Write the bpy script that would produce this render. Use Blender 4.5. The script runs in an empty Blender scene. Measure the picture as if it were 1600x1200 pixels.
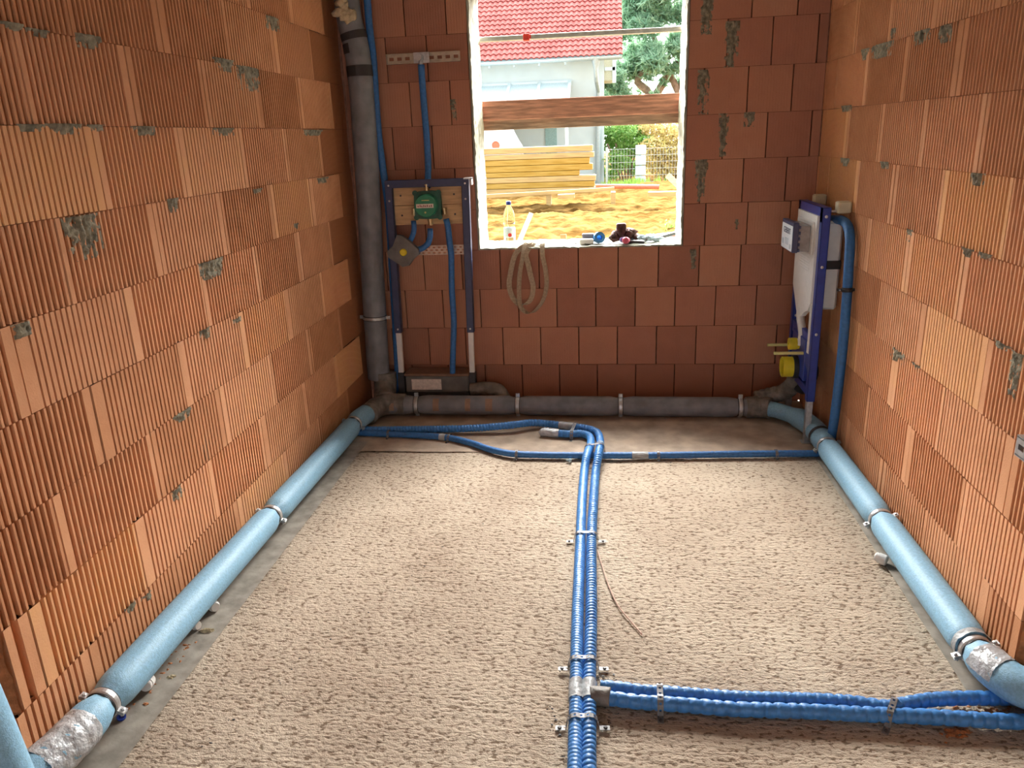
import bpy, math, random
import numpy as np
from mathutils import Vector, Matrix, noise

C = bpy.context.scene.collection
PI = math.pi
random.seed(7)
rng = np.random.default_rng(11)

# ------------------------------------------------------------------ camera
CAM = Vector((0.2342, -4.8098, 1.6748))
YAW, PIT, ROL, FPX = -0.1255, 0.3111, -0.0385, 1204.67
_f = Vector((math.sin(YAW)*math.cos(PIT), math.cos(YAW)*math.cos(PIT), -math.sin(PIT)))
_r0 = Vector((math.cos(YAW), -math.sin(YAW), 0))
_u0 = _r0.cross(_f)
RT = math.cos(ROL)*_r0 + math.sin(ROL)*_u0
UP = -math.sin(ROL)*_r0 + math.cos(ROL)*_u0
FW = _f
cd = bpy.data.cameras.new('camera')
cam = bpy.data.objects.new('camera', cd)
C.objects.link(cam)
cam.matrix_world = Matrix(((RT.x, UP.x, -FW.x, CAM.x), (RT.y, UP.y, -FW.y, CAM.y), (RT.z, UP.z, -FW.z, CAM.z), (0, 0, 0, 1)))
cd.sensor_width = 36
cd.sensor_fit = 'HORIZONTAL'
cd.lens = 36*FPX/1600
cd.clip_start = .05
cd.clip_end = 400
bpy.context.scene.camera = cam

# ------------------------------------------------------------------ light
sc = bpy.context.scene
vs = sc.view_settings
vs.view_transform = 'Standard'
vs.look = 'None'
vs.gamma = 1
vs.use_curve_mapping = False
vs.exposure = 1.75
world = bpy.data.worlds.new('overcast_sky')
sc.world = world
world.use_nodes = True
wn = world.node_tree
for n in list(wn.nodes): wn.nodes.remove(n)
w_out = wn.nodes.new('ShaderNodeOutputWorld')
w_bg = wn.nodes.new('ShaderNodeBackground')
w_tc = wn.nodes.new('ShaderNodeTexCoord')
w_sep = wn.nodes.new('ShaderNodeSeparateXYZ')
w_ramp = wn.nodes.new('ShaderNodeMapRange')
wn.links.new(w_tc.outputs['Generated'], w_sep.inputs[0])
wn.links.new(w_sep.outputs['Y'], w_ramp.inputs['Value'])
w_ramp.inputs['From Min'].default_value = -1
w_ramp.inputs['From Max'].default_value = 0.9
w_ramp.inputs['To Min'].default_value = 0.6
w_ramp.inputs['To Max'].default_value = 2.3
w_bg.inputs['Color'].default_value = (.93, .97, 1.0, 1)
wn.links.new(w_ramp.outputs[0], w_bg.inputs['Strength'])
wn.links.new(w_bg.outputs[0], w_out.inputs[0])

def sun(name, energy, angle, direction, col):
    l = bpy.data.lights.new(name, 'SUN')
    l.energy = energy
    l.angle = math.radians(angle)
    l.color = col
    o = bpy.data.objects.new(name, l)
    C.objects.link(o)
    o.location = (0, 6, 12)
    o.rotation_euler = Vector(direction).to_track_quat('-Z', 'Y').to_euler()
    return o
sun('hazy_sun', 20, 62, (.02, -1, -.68), (1.0, .96, .90))
pl_ = bpy.data.lights.new('window_portal', 'AREA')
pl_.shape = 'RECTANGLE'; pl_.size = 1.3; pl_.size_y = 1.6
pl_.cycles.is_portal = True
po = bpy.data.objects.new('window_portal', pl_); C.objects.link(po)
po.location = (.08, .4, 1.75)
po.rotation_euler = Vector((0, -1, 0)).to_track_quat('-Z', 'Y').to_euler()

# ------------------------------------------------------------------ pixel rays (to measure real positions)
def ray(x, y):
    return FW + RT*((x-800)/FPX) + UP*((600-y)/FPX)
def atX(x, y, v):
    d = ray(x, y); return CAM + d*((v-CAM.x)/d.x)
def atY(x, y, v):
    d = ray(x, y); return CAM + d*((v-CAM.y)/d.y)
def atZ(x, y, v):
    d = ray(x, y); return CAM + d*((v-CAM.z)/d.z)

XL, XR, ZC = -1.3166, 1.4614, 2.75

# ------------------------------------------------------------------ materials
def new_mat(name):
    m = bpy.data.materials.new(name)
    m.use_nodes = True
    nt = m.node_tree
    return m, nt, nt.nodes['Principled BSDF']

def mat(name, col, rough=.6, metal=0, var=.12, scale=30, bump=0, bscale=None, spec=.5, stretch=None, col2=None, coords='Object'):
    m, nt, b = new_mat(name)
    tc = nt.nodes.new('ShaderNodeTexCoord')
    mp = nt.nodes.new('ShaderNodeMapping')
    nt.links.new(tc.outputs[coords], mp.inputs[0])
    if stretch: mp.inputs['Scale'].default_value = stretch
    nz = nt.nodes.new('ShaderNodeTexNoise')
    nz.inputs['Scale'].default_value = scale
    nz.inputs['Detail'].default_value = 6
    nt.links.new(mp.outputs[0], nz.inputs['Vector'])
    cr = nt.nodes.new('ShaderNodeValToRGB')
    c = np.array(col)
    lo = c*(1-var); hi = np.minimum(c*(1+var), 1) if col2 is None else np.array(col2)
    cr.color_ramp.elements[0].color = (*lo, 1)
    cr.color_ramp.elements[1].color = (*hi, 1)
    cr.color_ramp.elements[0].position = .35
    cr.color_ramp.elements[1].position = .65
    nt.links.new(nz.outputs['Fac'], cr.inputs[0])
    nt.links.new(cr.outputs[0], b.inputs['Base Color'])
    b.inputs['Roughness'].default_value = rough
    b.inputs['Metallic'].default_value = metal
    b.inputs['Specular IOR Level'].default_value = spec
    if bump:
        n2 = nt.nodes.new('ShaderNodeTexNoise')
        n2.inputs['Scale'].default_value = bscale or scale
        n2.inputs['Detail'].default_value = 5
        nt.links.new(mp.outputs[0], n2.inputs['Vector'])
        bp = nt.nodes.new('ShaderNodeBump')
        bp.inputs['Strength'].default_value = 1
        bp.inputs['Distance'].default_value = bump
        nt.links.new(n2.outputs['Fac'], bp.inputs['Height'])
        nt.links.new(bp.outputs[0], b.inputs['Normal'])
    return m

def clay_mat(name, stops, rough=.92):
    """fired clay: every block has its own tone (face attribute), plus fine grain and dust"""
    m, nt, b = new_mat(name)
    at = nt.nodes.new('ShaderNodeAttribute'); at.attribute_name = 'tone'
    tc = nt.nodes.new('ShaderNodeTexCoord')
    nz = nt.nodes.new('ShaderNodeTexNoise'); nz.inputs['Scale'].default_value = 9; nz.inputs['Detail'].default_value = 8
    nt.links.new(tc.outputs['Object'], nz.inputs['Vector'])
    ma = nt.nodes.new('ShaderNodeMath'); ma.operation = 'MULTIPLY_ADD'
    nt.links.new(nz.outputs['Fac'], ma.inputs[0]); ma.inputs[1].default_value = .5
    nt.links.new(at.outputs['Fac'], ma.inputs[2])
    sb = nt.nodes.new('ShaderNodeMath'); sb.operation = 'SUBTRACT'; sb.inputs[1].default_value = .25
    nt.links.new(ma.outputs[0], sb.inputs[0])
    cr = nt.nodes.new('ShaderNodeValToRGB')
    els = cr.color_ramp.elements
    while len(els) < len(stops): els.new(.5)
    for e, (p, c) in zip(els, stops):
        e.position = p; e.color = (*c, 1)
    nt.links.new(sb.outputs[0], cr.inputs[0])
    nt.links.new(cr.outputs[0], b.inputs['Base Color'])
    b.inputs['Roughness'].default_value = rough
    b.inputs['Specular IOR Level'].default_value = .2
    n2 = nt.nodes.new('ShaderNodeTexNoise'); n2.inputs['Scale'].default_value = 160; n2.inputs['Detail'].default_value = 4
    nt.links.new(tc.outputs['Object'], n2.inputs['Vector'])
    bp = nt.nodes.new('ShaderNodeBump'); bp.inputs['Distance'].default_value = .0012
    nt.links.new(n2.outputs['Fac'], bp.inputs['Height'])
    nt.links.new(bp.outputs[0], b.inputs['Normal'])
    return m

M = {}
M['clay'] = clay_mat('ribbed_clay', [(0, (.40, .17, .08)), (.35, (.61, .295, .148)), (.62, (.74, .385, .21)), (1, (.78, .43, .185))])
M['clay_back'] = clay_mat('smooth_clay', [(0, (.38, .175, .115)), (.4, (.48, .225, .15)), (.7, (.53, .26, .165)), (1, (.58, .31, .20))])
M['clay_raw'] = mat('broken_clay', (.42, .16, .06), .95, var=.35, scale=25, bump=.01, bscale=40)
M['joint'] = mat('joint_shade_clay', (.16, .07, .04), .95, var=.3)
M['mortar'] = mat('grey_mortar', (.25, .235, .17), .95, var=.4, scale=40, bump=.006, bscale=60)
M['reveal'] = mat('mortar_coat', (.38, .39, .31), .9, var=.35, scale=18, bump=.008, bscale=35, stretch=(1, 1, .35))
M['slab'] = mat('concrete_slab', (.45, .43, .40), .9, bump=.003)
M['membrane'] = mat('dusty_membrane', (.29, .26, .22), .85, var=.25, scale=14, bump=.001, bscale=60)
M['ins_blue'] = mat('light_blue_insulation', (.235, .455, .63), .52, var=.12, scale=120, bump=.0012, bscale=260)
M['ins_grey'] = mat('grey_insulation', (.20, .21, .23), .5, var=.2, scale=12, bump=.001, bscale=150)
M['hose'] = mat('blue_hose_film', (.055, .235, .60), .42, var=.18, scale=60, bump=.002, bscale=70)
M['hose_dull'] = mat('dull_blue_hose', (.035, .16, .43), .5, var=.15, scale=60, bump=.0008, bscale=90)
M['frame_blue'] = mat('powder_blue_steel', (.025, .055, .33), .35, var=.1)
M['frame_navy'] = mat('navy_steel', (.045, .06, .14), .4, var=.1)
M['steel'] = mat('galvanised_steel', (.58, .59, .60), .38, .75, var=.12, scale=60)
M['strap_metal'] = mat('perforated_metal', (.20, .20, .205), .5, .5, var=.2, scale=80)
M['black'] = mat('black_rubber', (.02, .02, .022), .5)
M['darkplastic'] = mat('dark_plastic', (.045, .045, .05), .5)
M['tape_silver'] = mat('silver_tape', (.50, .53, .56), .32, .15, var=.15, scale=25, bump=.012, bscale=28)
M['tape_dull'] = mat('dull_grey_tape', (.38, .41, .43), .5, .05, var=.2, scale=25, bump=.006, bscale=40)
M['tape_dirty'] = mat('dirty_tape', (.20, .185, .165), .6, .15, var=.35, scale=18, bump=.008, bscale=35)
M['tape_black'] = mat('black_tape', (.035, .033, .035), .55)
M['cardboard'] = mat('brown_paper_tape', (.34, .22, .16), .8, var=.15)
M['foam'] = mat('yellowish_foam', (.62, .52, .34), .9, var=.2, scale=30, bump=.01, bscale=50)
M['white'] = mat('white_plastic', (.78, .78, .76), .4, var=.04)
M['foamwhite'] = mat('white_polystyrene', (.82, .83, .82), .7, var=.03, bump=.001, bscale=200)
M['beige'] = mat('beige_plastic', (.62, .58, .42), .5, var=.08)
M['yellow'] = mat('yellow_plastic', (.72, .60, .03), .35, var=.08)
M['yellowpale'] = mat('pale_yellow_plastic', (.66, .62, .25), .4, var=.08)
M['green'] = mat('green_plastic', (.02, .22, .12), .35, var=.12)
M['greendark'] = mat('dark_green_rubber', (.03, .12, .085), .55, var=.2)
M['pine'] = mat('pine_board', (.58, .38, .20), .7, var=.18, scale=6, stretch=(1, 1, 9), bump=.001, bscale=12)
M['sticker'] = mat('paper_label', (.75, .66, .58), .6, var=.12, scale=60)
M['label'] = mat('white_label', (.80, .86, .90), .5, var=.05)
M['ink'] = mat('dark_blue_ink', (.03, .05, .12), .6)
M['red'] = mat('red_plastic', (.75, .05, .03), .4)
M['plank_red'] = mat('weathered_red_plank', (.50, .24, .155), .8, var=.35, scale=7, stretch=(1, 8, 10), bump=.003, bscale=20)
M['plank_brown'] = mat('weathered_brown_plank', (.36, .25, .165), .85, var=.35, scale=7, stretch=(1, 8, 10), bump=.003, bscale=20)
M['batten'] = mat('grey_wood_batten', (.42, .34, .26), .8, var=.2, scale=8, stretch=(1, 8, 8))
M['webbing'] = mat('beige_webbing', (.46, .37, .26), .85, var=.15, scale=90)
M['maroon'] = mat('maroon_fabric', (.10, .045, .04), .85, var=.3, scale=60, bump=.004, bscale=60)
M['ltblue'] = mat('pale_blue_fabric', (.45, .58, .66), .85, var=.2, scale=50, bump=.004, bscale=50)
M['bluetape'] = mat('blue_tape_roll', (.08, .28, .60), .5)
M['pink'] = mat('pink_plastic', (.75, .12, .20), .4)
M['purple'] = mat('purple_plastic', (.28, .18, .50), .4)
M['cord'] = mat('pinkish_cord', (.55, .36, .28), .7)
M['beam'] = mat('yellow_formwork_beam', (.42, .245, .02), .6, var=.2, scale=3, stretch=(.6, 3, 6), col2=(.46, .31, .07))
M['rawbeam'] = mat('sun_bleached_timber', (.46, .33, .14), .7, var=.2, scale=3, stretch=(.6, 3, 6))
M['render'] = mat('white_render', (.58, .68, .70), .9, var=.03, scale=2, spec=.1)
M['tile'] = mat('red_roof_tile', (.31, .085, .078), .9, var=.18, scale=2, spec=.05)
M['zinc'] = mat('zinc_sheet', (.38, .46, .48), .45, .3, var=.08)
M['shutter'] = mat('green_grey_door', (.26, .42, .42), .5)
M['bark'] = mat('orange_pine_bark', (.26, .17, .125), .9, var=.35, scale=6, bump=.02, bscale=10)
M['redpipe'] = mat('orange_drain_pipe', (.52, .17, .11), .5, var=.1)
M['wire'] = mat('pale_wire', (.52, .58, .60), .5, .3)
M['tarp'] = mat('pale_tarp', (.50, .52, .52), .8, var=.1, bump=.02, bscale=4)

def leaf_mat(name, a, b_):
    m, nt, b = new_mat(name)
    at = nt.nodes.new('ShaderNodeAttribute'); at.attribute_name = 'tone'
    mx = nt.nodes.new('ShaderNodeMix'); mx.data_type = 'RGBA'
    mx.inputs['A'].default_value = (*a, 1); mx.inputs['B'].default_value = (*b_, 1)
    nt.links.new(at.outputs['Fac'], mx.inputs['Factor'])
    nt.links.new(mx.outputs['Result'], b.inputs['Base Color'])
    b.inputs['Roughness'].default_value = .7
    tr = nt.nodes.new('ShaderNodeBsdfTranslucent')
    nt.links.new(mx.outputs['Result'], tr.inputs[0])
    ms = nt.nodes.new('ShaderNodeMixShader'); ms.inputs[0].default_value = .4
    nt.links.new(b.outputs[0], ms.inputs[1]); nt.links.new(tr.outputs[0], ms.inputs[2])
    nt.links.new(ms.outputs[0], nt.nodes['Material Output'].inputs[0])
    return m
M['needles'] = leaf_mat('pine_needles', (.20, .38, .25), (.42, .60, .42))
M['leaves_green'] = leaf_mat('green_leaves', (.12, .30, .05), (.32, .50, .14))
M['leaves_yellow'] = leaf_mat('autumn_leaves', (.42, .30, .12), (.62, .55, .20))
M['grass'] = leaf_mat('grass_blades', (.16, .36, .05), (.35, .50, .12))

def glass_mat(name, col, rough=.03):
    m, nt, b = new_mat(name)
    b.inputs['Base Color'].default_value = (*col, 1)
    b.inputs['Transmission Weight'].default_value = 1
    b.inputs['Roughness'].default_value = rough
    b.inputs['IOR'].default_value = 1.15
    return m
M['pet'] = glass_mat('clear_bottle', (.97, .98, 1))
M['sleeve'] = mat('grey_smoky_sleeve', (.30, .29, .29), .25, var=.15)
M['pane'] = mat('pale_glass', (.50, .62, .66), .15)

def floor_mat():
    m, nt, b = new_mat('rough_concrete_floor')
    tc = nt.nodes.new('ShaderNodeTexCoord')
    def nz(scale, det, st=None, rough=.6):
        n = nt.nodes.new('ShaderNodeTexNoise'); n.inputs['Scale'].default_value = scale; n.inputs['Detail'].default_value = det
        n.inputs['Roughness'].default_value = rough
        mp = nt.nodes.new('ShaderNodeMapping')
        nt.links.new(tc.outputs['Object'], mp.inputs[0])
        if st: mp.inputs['Scale'].default_value = st
        nt.links.new(mp.outputs[0], n.inputs['Vector'])
        return n.outputs['Fac']
    big = nz(1.3, 4, (1, .8, 1))
    cr = nt.nodes.new('ShaderNodeValToRGB')
    cr.color_ramp.elements[0].position = .3; cr.color_ramp.elements[0].color = (.39, .31, .235, 1)
    cr.color_ramp.elements[1].position = .68; cr.color_ramp.elements[1].color = (.58, .50, .395, 1)
    nt.links.new(big, cr.inputs[0])
    fine = nz(62, 4, (.75, 1.25, 1), .55)
    cr2 = nt.nodes.new('ShaderNodeValToRGB')
    cr2.color_ramp.elements[0].position = .37; cr2.color_ramp.elements[0].color = (.30, .23, .18, 1)
    cr2.color_ramp.elements[1].position = .455; cr2.color_ramp.elements[1].color = (1, 1, 1, 1)
    nt.links.new(fine, cr2.inputs[0])
    mx = nt.nodes.new('ShaderNodeMix'); mx.data_type = 'RGBA'; mx.blend_type = 'MULTIPLY'
    mx.inputs['Factor'].default_value = .85
    nt.links.new(cr.outputs[0], mx.inputs['A']); nt.links.new(cr2.outputs[0], mx.inputs['B'])
    nt.links.new(mx.outputs['Result'], b.inputs['Base Color'])
    b.inputs['Roughness'].default_value = .9
    b.inputs['Specular IOR Level'].default_value = .25
    rk = nz(30, 4, (.2, 1.6, 1))
    bp = nt.nodes.new('ShaderNodeBump'); bp.inputs['Distance'].default_value = .013
    fn2 = nz(190, 3, (1, 1, 1), .6)
    ad = nt.nodes.new('ShaderNodeMath'); ad.operation = 'MULTIPLY_ADD'; ad.inputs[1].default_value = .28
    nt.links.new(fn2, ad.inputs[0]); nt.links.new(fine, ad.inputs[2])
    nt.links.new(ad.outputs[0], bp.inputs['Height'])
    bp2 = nt.nodes.new('ShaderNodeBump'); bp2.inputs['Distance'].default_value = .005
    nt.links.new(rk, bp2.inputs['Height'])
    nt.links.new(bp.outputs[0], bp2.inputs['Normal'])
    nt.links.new(bp2.outputs[0], b.inputs['Normal'])
    return m
M['floor'] = floor_mat()
M['sand'] = mat('orange_sand', (.12, .066, .019), .95, var=.35, scale=2.2, bump=.05, bscale=5, spec=0, col2=(.18, .112, .040))

# ------------------------------------------------------------------ mesh builder
class MB:
    def __init__(s):
        s.v = []; s.f = []; s.t = []
    def add(s, vs, fs, tone=None):
        o = len(s.v)
        s.v += [tuple(v) for v in vs]
        s.f += [tuple(i+o for i in f) for f in fs]
        if tone is not None: s.t += [tone]*len(fs)
        return s
    def box(s, a, b, bev=0, mtx=None, tone=None):
        x0, y0, z0 = [min(a[i], b[i]) for i in range(3)]
        x1, y1, z1 = [max(a[i], b[i]) for i in range(3)]
        if bev <= 0:
            vs = [(x, y, z) for x in (x0, x1) for y in (y0, y1) for z in (z0, z1)]
            fs = [(0, 1, 3, 2), (4, 6, 7, 5), (0, 4, 5, 1), (2, 3, 7, 6), (0, 2, 6, 4), (1, 5, 7, 3)]
        else:
            q = min(bev, (x1-x0)/2.01, (y1-y0)/2.01, (z1-z0)/2.01)
            cx, cy, cz = (x0+x1)/2, (y0+y1)/2, (z0+z1)/2
            vs = []; idx = {}
            for sx in (-1, 1):
                for sy in (-1, 1):
                    for sz in (-1, 1):
                        for ax in range(3):
                            h = [(x1-x0)/2, (y1-y0)/2, (z1-z0)/2]
                            sg = (sx, sy, sz)
                            p = [sg[i]*(h[i] if i == ax else h[i]-q) for i in range(3)]
                            idx[(sx, sy, sz, ax)] = len(vs)
                            vs.append((cx+p[0], cy+p[1], cz+p[2]))
            fs = []
            for ax in range(3):
                b1, c1 = (ax+1) % 3, (ax+2) % 3
                for sg in (-1, 1):
                    lst = []
                    for (u, w) in ((-1, -1), (1, -1), (1, 1), (-1, 1)):
                        k = [0, 0, 0]; k[ax] = sg; k[b1] = u; k[c1] = w
                        lst.append(idx[(*k, ax)])
                    fs.append(tuple(lst if sg > 0 else lst[::-1]))
                # edges parallel to ax
                for u in (-1, 1):
                    for w in (-1, 1):
                        k0 = [0, 0, 0]; k0[ax] = -1; k0[b1] = u; k0[c1] = w
                        k1 = list(k0); k1[ax] = 1
                        l = [idx[(*k0, b1)], idx[(*k1, b1)], idx[(*k1, c1)], idx[(*k0, c1)]]
                        fs.append(tuple(l if u*w < 0 else l[::-1]))
            for sx in (-1, 1):
                for sy in (-1, 1):
                    for sz in (-1, 1):
                        l = [idx[(sx, sy, sz, a_)] for a_ in range(3)]
                        fs.append(tuple(l if sx*sy*sz > 0 else l[::-1]))
        if mtx is not None: vs = [tuple(mtx @ Vector(v)) for v in vs]
        return s.add(vs, fs, tone)
    def tube(s, pts, r, n=12, caps=True, rf=None, step=None, smooth_path=True, inner=0):
        """r may vary: rf(s, theta) -> radius factor"""
        P = path(pts, step, smooth_path)
        L = 0; prev = None; rings = []
        T0 = (P[1]-P[0]).normalized()
        a = T0.orthogonal().normalized()
        if abs(T0.z) < .9:
            a = Vector((0, 0, 1)) - T0*T0.z; a.normalize()
        lens = [0]
        for i in range(1, len(P)): lens.append(lens[-1]+(P[i]-P[i-1]).length)
        vs = []
        for i, p in enumerate(P):
            t = (P[min(i+1, len(P)-1)]-P[max(i-1, 0)]).normalized()
            a = (a - t*a.dot(t)).normalized(); b = t.cross(a)
            for k in range(n):
                th = 2*PI*k/n
                rr = r*(rf(lens[i], th) if rf else 1)
                vs.append(p + (a*math.cos(th)+b*math.sin(th))*rr)
        fs = []
        for i in range(len(P)-1):
            for k in range(n):
                fs.append((i*n+k, i*n+(k+1) % n, (i+1)*n+(k+1) % n, (i+1)*n+k))
        if caps:
            fs.append(tuple(range(n-1, -1, -1)))
            fs.append(tuple(range((len(P)-1)*n, len(P)*n)))
        return s.add(vs, fs)
    def lathe(s, prof, o, axis=(0, 0, 1), n=24, sy=1):
        """prof: (r, h) pairs along axis from o"""
        ax = Vector(axis).normalized(); o = Vector(o)
        a = ax.orthogonal().normalized(); b = ax.cross(a)
        vs = []
        for (r, h) in prof:
            for k in range(n):
                th = 2*PI*k/n
                vs.append(o+ax*h+(a*math.cos(th)+b*math.sin(th))*r)
        fs = [(i*n+k, i*n+(k+1) % n, (i+1)*n+(k+1) % n, (i+1)*n+k) for i in range(len(prof)-1) for k in range(n)]
        if prof[0][0] > 1e-5: fs.append(tuple(range(n-1, -1, -1)))
        if prof[-1][0] > 1e-5: fs.append(tuple(range((len(prof)-1)*n, len(prof)*n)))
        return s.add(vs, fs)
    def prism(s, poly, o, u, v, d):
        """extrude polygon (2d list) placed at o with axes u,v by vector d"""
        o, u, v, d = Vector(o), Vector(u), Vector(v), Vector(d)
        n = len(poly)
        vs = [o+u*p[0]+v*p[1] for p in poly]+[o+u*p[0]+v*p[1]+d for p in poly]
        fs = [tuple(range(n-1, -1, -1)), tuple(range(n, 2*n))]+[(i, (i+1) % n, n+(i+1) % n, n+i) for i in range(n)]
        return s.add(vs, fs)
    def lump(s, c, sz, seed=0, rough=.25, n=2, q=None):
        """irregular stone / crumple"""
        import bmesh
        bm = bmesh.new(); bmesh.ops.create_icosphere(bm, subdivisions=n, radius=1)
        vs = []
        for v in bm.verts:
            d = v.co.normalized()
            k = 1+rough*noise.noise(d*1.7+Vector((seed*3.1, seed*1.7, seed)))*2
            p = Vector((d.x*sz[0]*k, d.y*sz[1]*k, d.z*sz[2]*k))
            if q: p = q @ p
            vs.append(p+Vector(c))
        fs = [tuple(v.index for v in f.verts) for f in bm.faces]
        bm.free()
        return s.add(vs, fs)
    def islands(s):
        par = list(range(len(s.v)))
        def fd(i):
            while par[i] != i:
                par[i] = par[par[i]]; i = par[i]
            return i
        for f in s.f:
            for k in f[1:]: par[fd(k)] = fd(f[0])
        g = {}
        for i in range(len(s.v)): g.setdefault(fd(i), []).append(i)
        bb = []
        for l in g.values():
            a = np.array([s.v[i] for i in l]); bb.append([a.min(0)-.0005, a.max(0)+.0005, set(l)])
        ch = True
        while ch:
            ch = False
            for i in range(len(bb)):
                for j in range(i+1, len(bb)):
                    if (bb[i][0] <= bb[j][1]).all() and (bb[j][0] <= bb[i][1]).all():
                        bb[i] = [np.minimum(bb[i][0], bb[j][0]), np.maximum(bb[i][1], bb[j][1]), bb[i][2] | bb[j][2]]
                        bb.pop(j); ch = True; break
                if ch: break
        out = []
        for _, _, l in bb:
            mp = {}; m2 = MB()
            for i in sorted(l): mp[i] = len(m2.v); m2.v.append(s.v[i])
            m2.f = [tuple(mp[k] for k in f) for f in s.f if f[0] in l]
            out.append(m2)
        return out
    def each(s, name, m, parent, smooth=False):
        return [i.build(name, m, parent, smooth) for i in s.islands()]
    def build(s, name, m, parent=None, smooth=False, origin=None):
        v = np.array(s.v, dtype=float)
        if parent is not None:
            o = ORG[parent.name]
        elif origin is not None: o = Vector(origin)
        else:
            o = Vector(((v[:, 0].min()+v[:, 0].max())/2, (v[:, 1].min()+v[:, 1].max())/2, v[:, 2].min()))
        v = v-np.array(o)
        me = bpy.data.meshes.new(name)
        me.from_pydata([tuple(x) for x in v], [], s.f)
        me.materials.append(M[m] if isinstance(m, str) else m)
        if smooth:
            me.polygons.foreach_set('use_smooth', [True]*len(me.polygons))
        if s.t and len(s.t) == len(s.f):
            a = me.attributes.new('tone', 'FLOAT', 'FACE')
            a.data.foreach_set('value', s.t)
        me.update()
        ob = bpy.data.objects.new(name, me)
        C.objects.link(ob)
        if parent is not None: ob.parent = parent
        else: ob.location = o
        ORG[ob.name] = o
        if smooth == 'auto':
            pass
        return ob

ORG = {}

def path(pts, step=None, smooth=True):
    P = [Vector(p) for p in pts]
    if smooth and len(P) > 2:
        out = []
        for i in range(len(P)-1):
            p0 = P[max(i-1, 0)]; p1 = P[i]; p2 = P[i+1]; p3 = P[min(i+2, len(P)-1)]
            m = max(2, int((p2-p1).length/(step or .03)))
            m = min(m, 1400)
            t1 = (p2-p0)*.5; t2 = (p3-p1)*.5
            # limit tangents to segment length
            L = (p2-p1).length
            if t1.length > L: t1 = t1.normalized()*L
            if t2.length > L: t2 = t2.normalized()*L
            for k in range(m):
                t = k/m
                out.append((2*t**3-3*t*t+1)*p1+(t**3-2*t*t+t)*t1+(-2*t**3+3*t*t)*p2+(t**3-t*t)*t2)
        out.append(P[-1])
        return out
    if step:
        out = []
        for i in range(len(P)-1):
            m = max(1, int((P[i+1]-P[i]).length/step))
            out += [P[i].lerp(P[i+1], k/m) for k in range(m)]
        return out+[P[-1]]
    return P

def thing(name, label, cat, loc, group=None):
    o = bpy.data.objects.new(name, None)
    C.objects.link(o); o.location = loc; o.empty_display_size = .1
    ORG[o.name] = Vector(loc)
    o['label'] = label; o['category'] = cat
    if group: o['group'] = group
    return o
def tag(o, label, cat, group=None, kind=None):
    o['label'] = label; o['category'] = cat
    if group: o['group'] = group
    if kind: o['kind'] = kind
    return o
def struct(o, label=None):
    o['kind'] = 'structure'
    if label: o['label'] = label
    return o

# ================================================================== WALLS
def rib_block(mb, fr, u0, u1, z0, z1, w0, style, depth, tone, zj=None):
    """front of one clay block. fr(u, w, z) -> point; w<0 goes into the wall"""
    B = .030
    L = u1-u0
    pl = [(u0+.0036, -B), (u0+.0036, 0)]
    if style is None or L < .05:
        pl += [(u1-.0036, 0)]
    else:
        pitch, duty, bl, br = style
        n = max(1, int((L-bl-br)/pitch))
        a0 = u0+bl; pt = (L-bl-br)/n
        for i in range(n):
            g0 = a0+i*pt; g1 = g0+pt*(1-duty)
            pl += [(g0, 0), (g0-min(.0022, pt*duty*.25)*(depth > .01), -depth), (g1+min(.0022, pt*duty*.25)*(depth > .01), -depth), (g1, 0)]
        pl += [(u1-.0036, 0)]
    pl.append((u1-.0036, -B))
    za, zb = z0+.0011, z1-.0011
    vs = []
    for (u, w) in pl:
        ww = w+(w0 if w > -B else 0)
        vs.append(fr(u, ww, za)); vs.append(fr(u, ww, zb))
    fs = []
    for i in range(len(pl)-1):
        fs.append((2*i, 2*i+2, 2*i+3, 2*i+1))
    mb.add(vs, fs, tone)
    # thin top and bottom lips so the bed joints read as solid edges
    vs2 = [fr(u0+.0012, w0-.0005, zb), fr(u1-.0012, w0-.0005, zb), fr(u1-.0012, -B, zb), fr(u0+.0012, -B, zb)]
    if depth < .003: mb.add(vs2, [(0, 1, 2, 3)], tone)

def smear(fr, u, z, w, h, seed, name, parent):
    """mortar squeezed out of a joint: bumpy ragged patch, thicker at its top"""
    mb = MB(); nx, nz_ = max(10, int(w/.004)), max(8, int(h/.004))
    nx, nz_ = min(nx, 60), min(nz_, 50)
    H = {}
    for i in range(nx+1):
        for j in range(nz_+1):
            a = i/nx*2-1; b = j/nz_
            n_ = noise.noise(Vector((i*.9/nx*w*60, j/nz_*h*40, seed*7.3)))
            n2 = noise.noise(Vector((i/nx*w*160, j/nz_*h*120, seed*3.3)))
            e = .85-abs(a)**1.7-(1-b)*(.75+1.1*noise.noise(Vector((a*2.6, seed*5.1, 0)))+.5*noise.noise(Vector((a*8, seed*5.1, 3))))
            H[i, j] = max(-.01, (e*.5+n_*.45+n2*.3))*.020
    idx = {}; vs = []; fs = []
    for (i, j), hh in H.items():
        idx[i, j] = len(vs); vs.append(fr(u+(i/nx-.5)*w, min(hh, .016), z-h+j/nz_*h))
    for i in range(nx):
        for j in range(nz_):
            q = [(i, j), (i+1, j), (i+1, j+1), (i, j+1)]
            if max(H[k] for k in q) > 0.0: fs.append(tuple(idx[k] for k in q))
    if not fs: return
    mb.add(vs, fs)
    return mb.build(name, 'mortar', parent, smooth=True)

def toneval():
    r = random.random()
    return random.choice([.32, .4, .46, .5, .55, .62, .8]) + random.uniform(-.06, .06)

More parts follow.
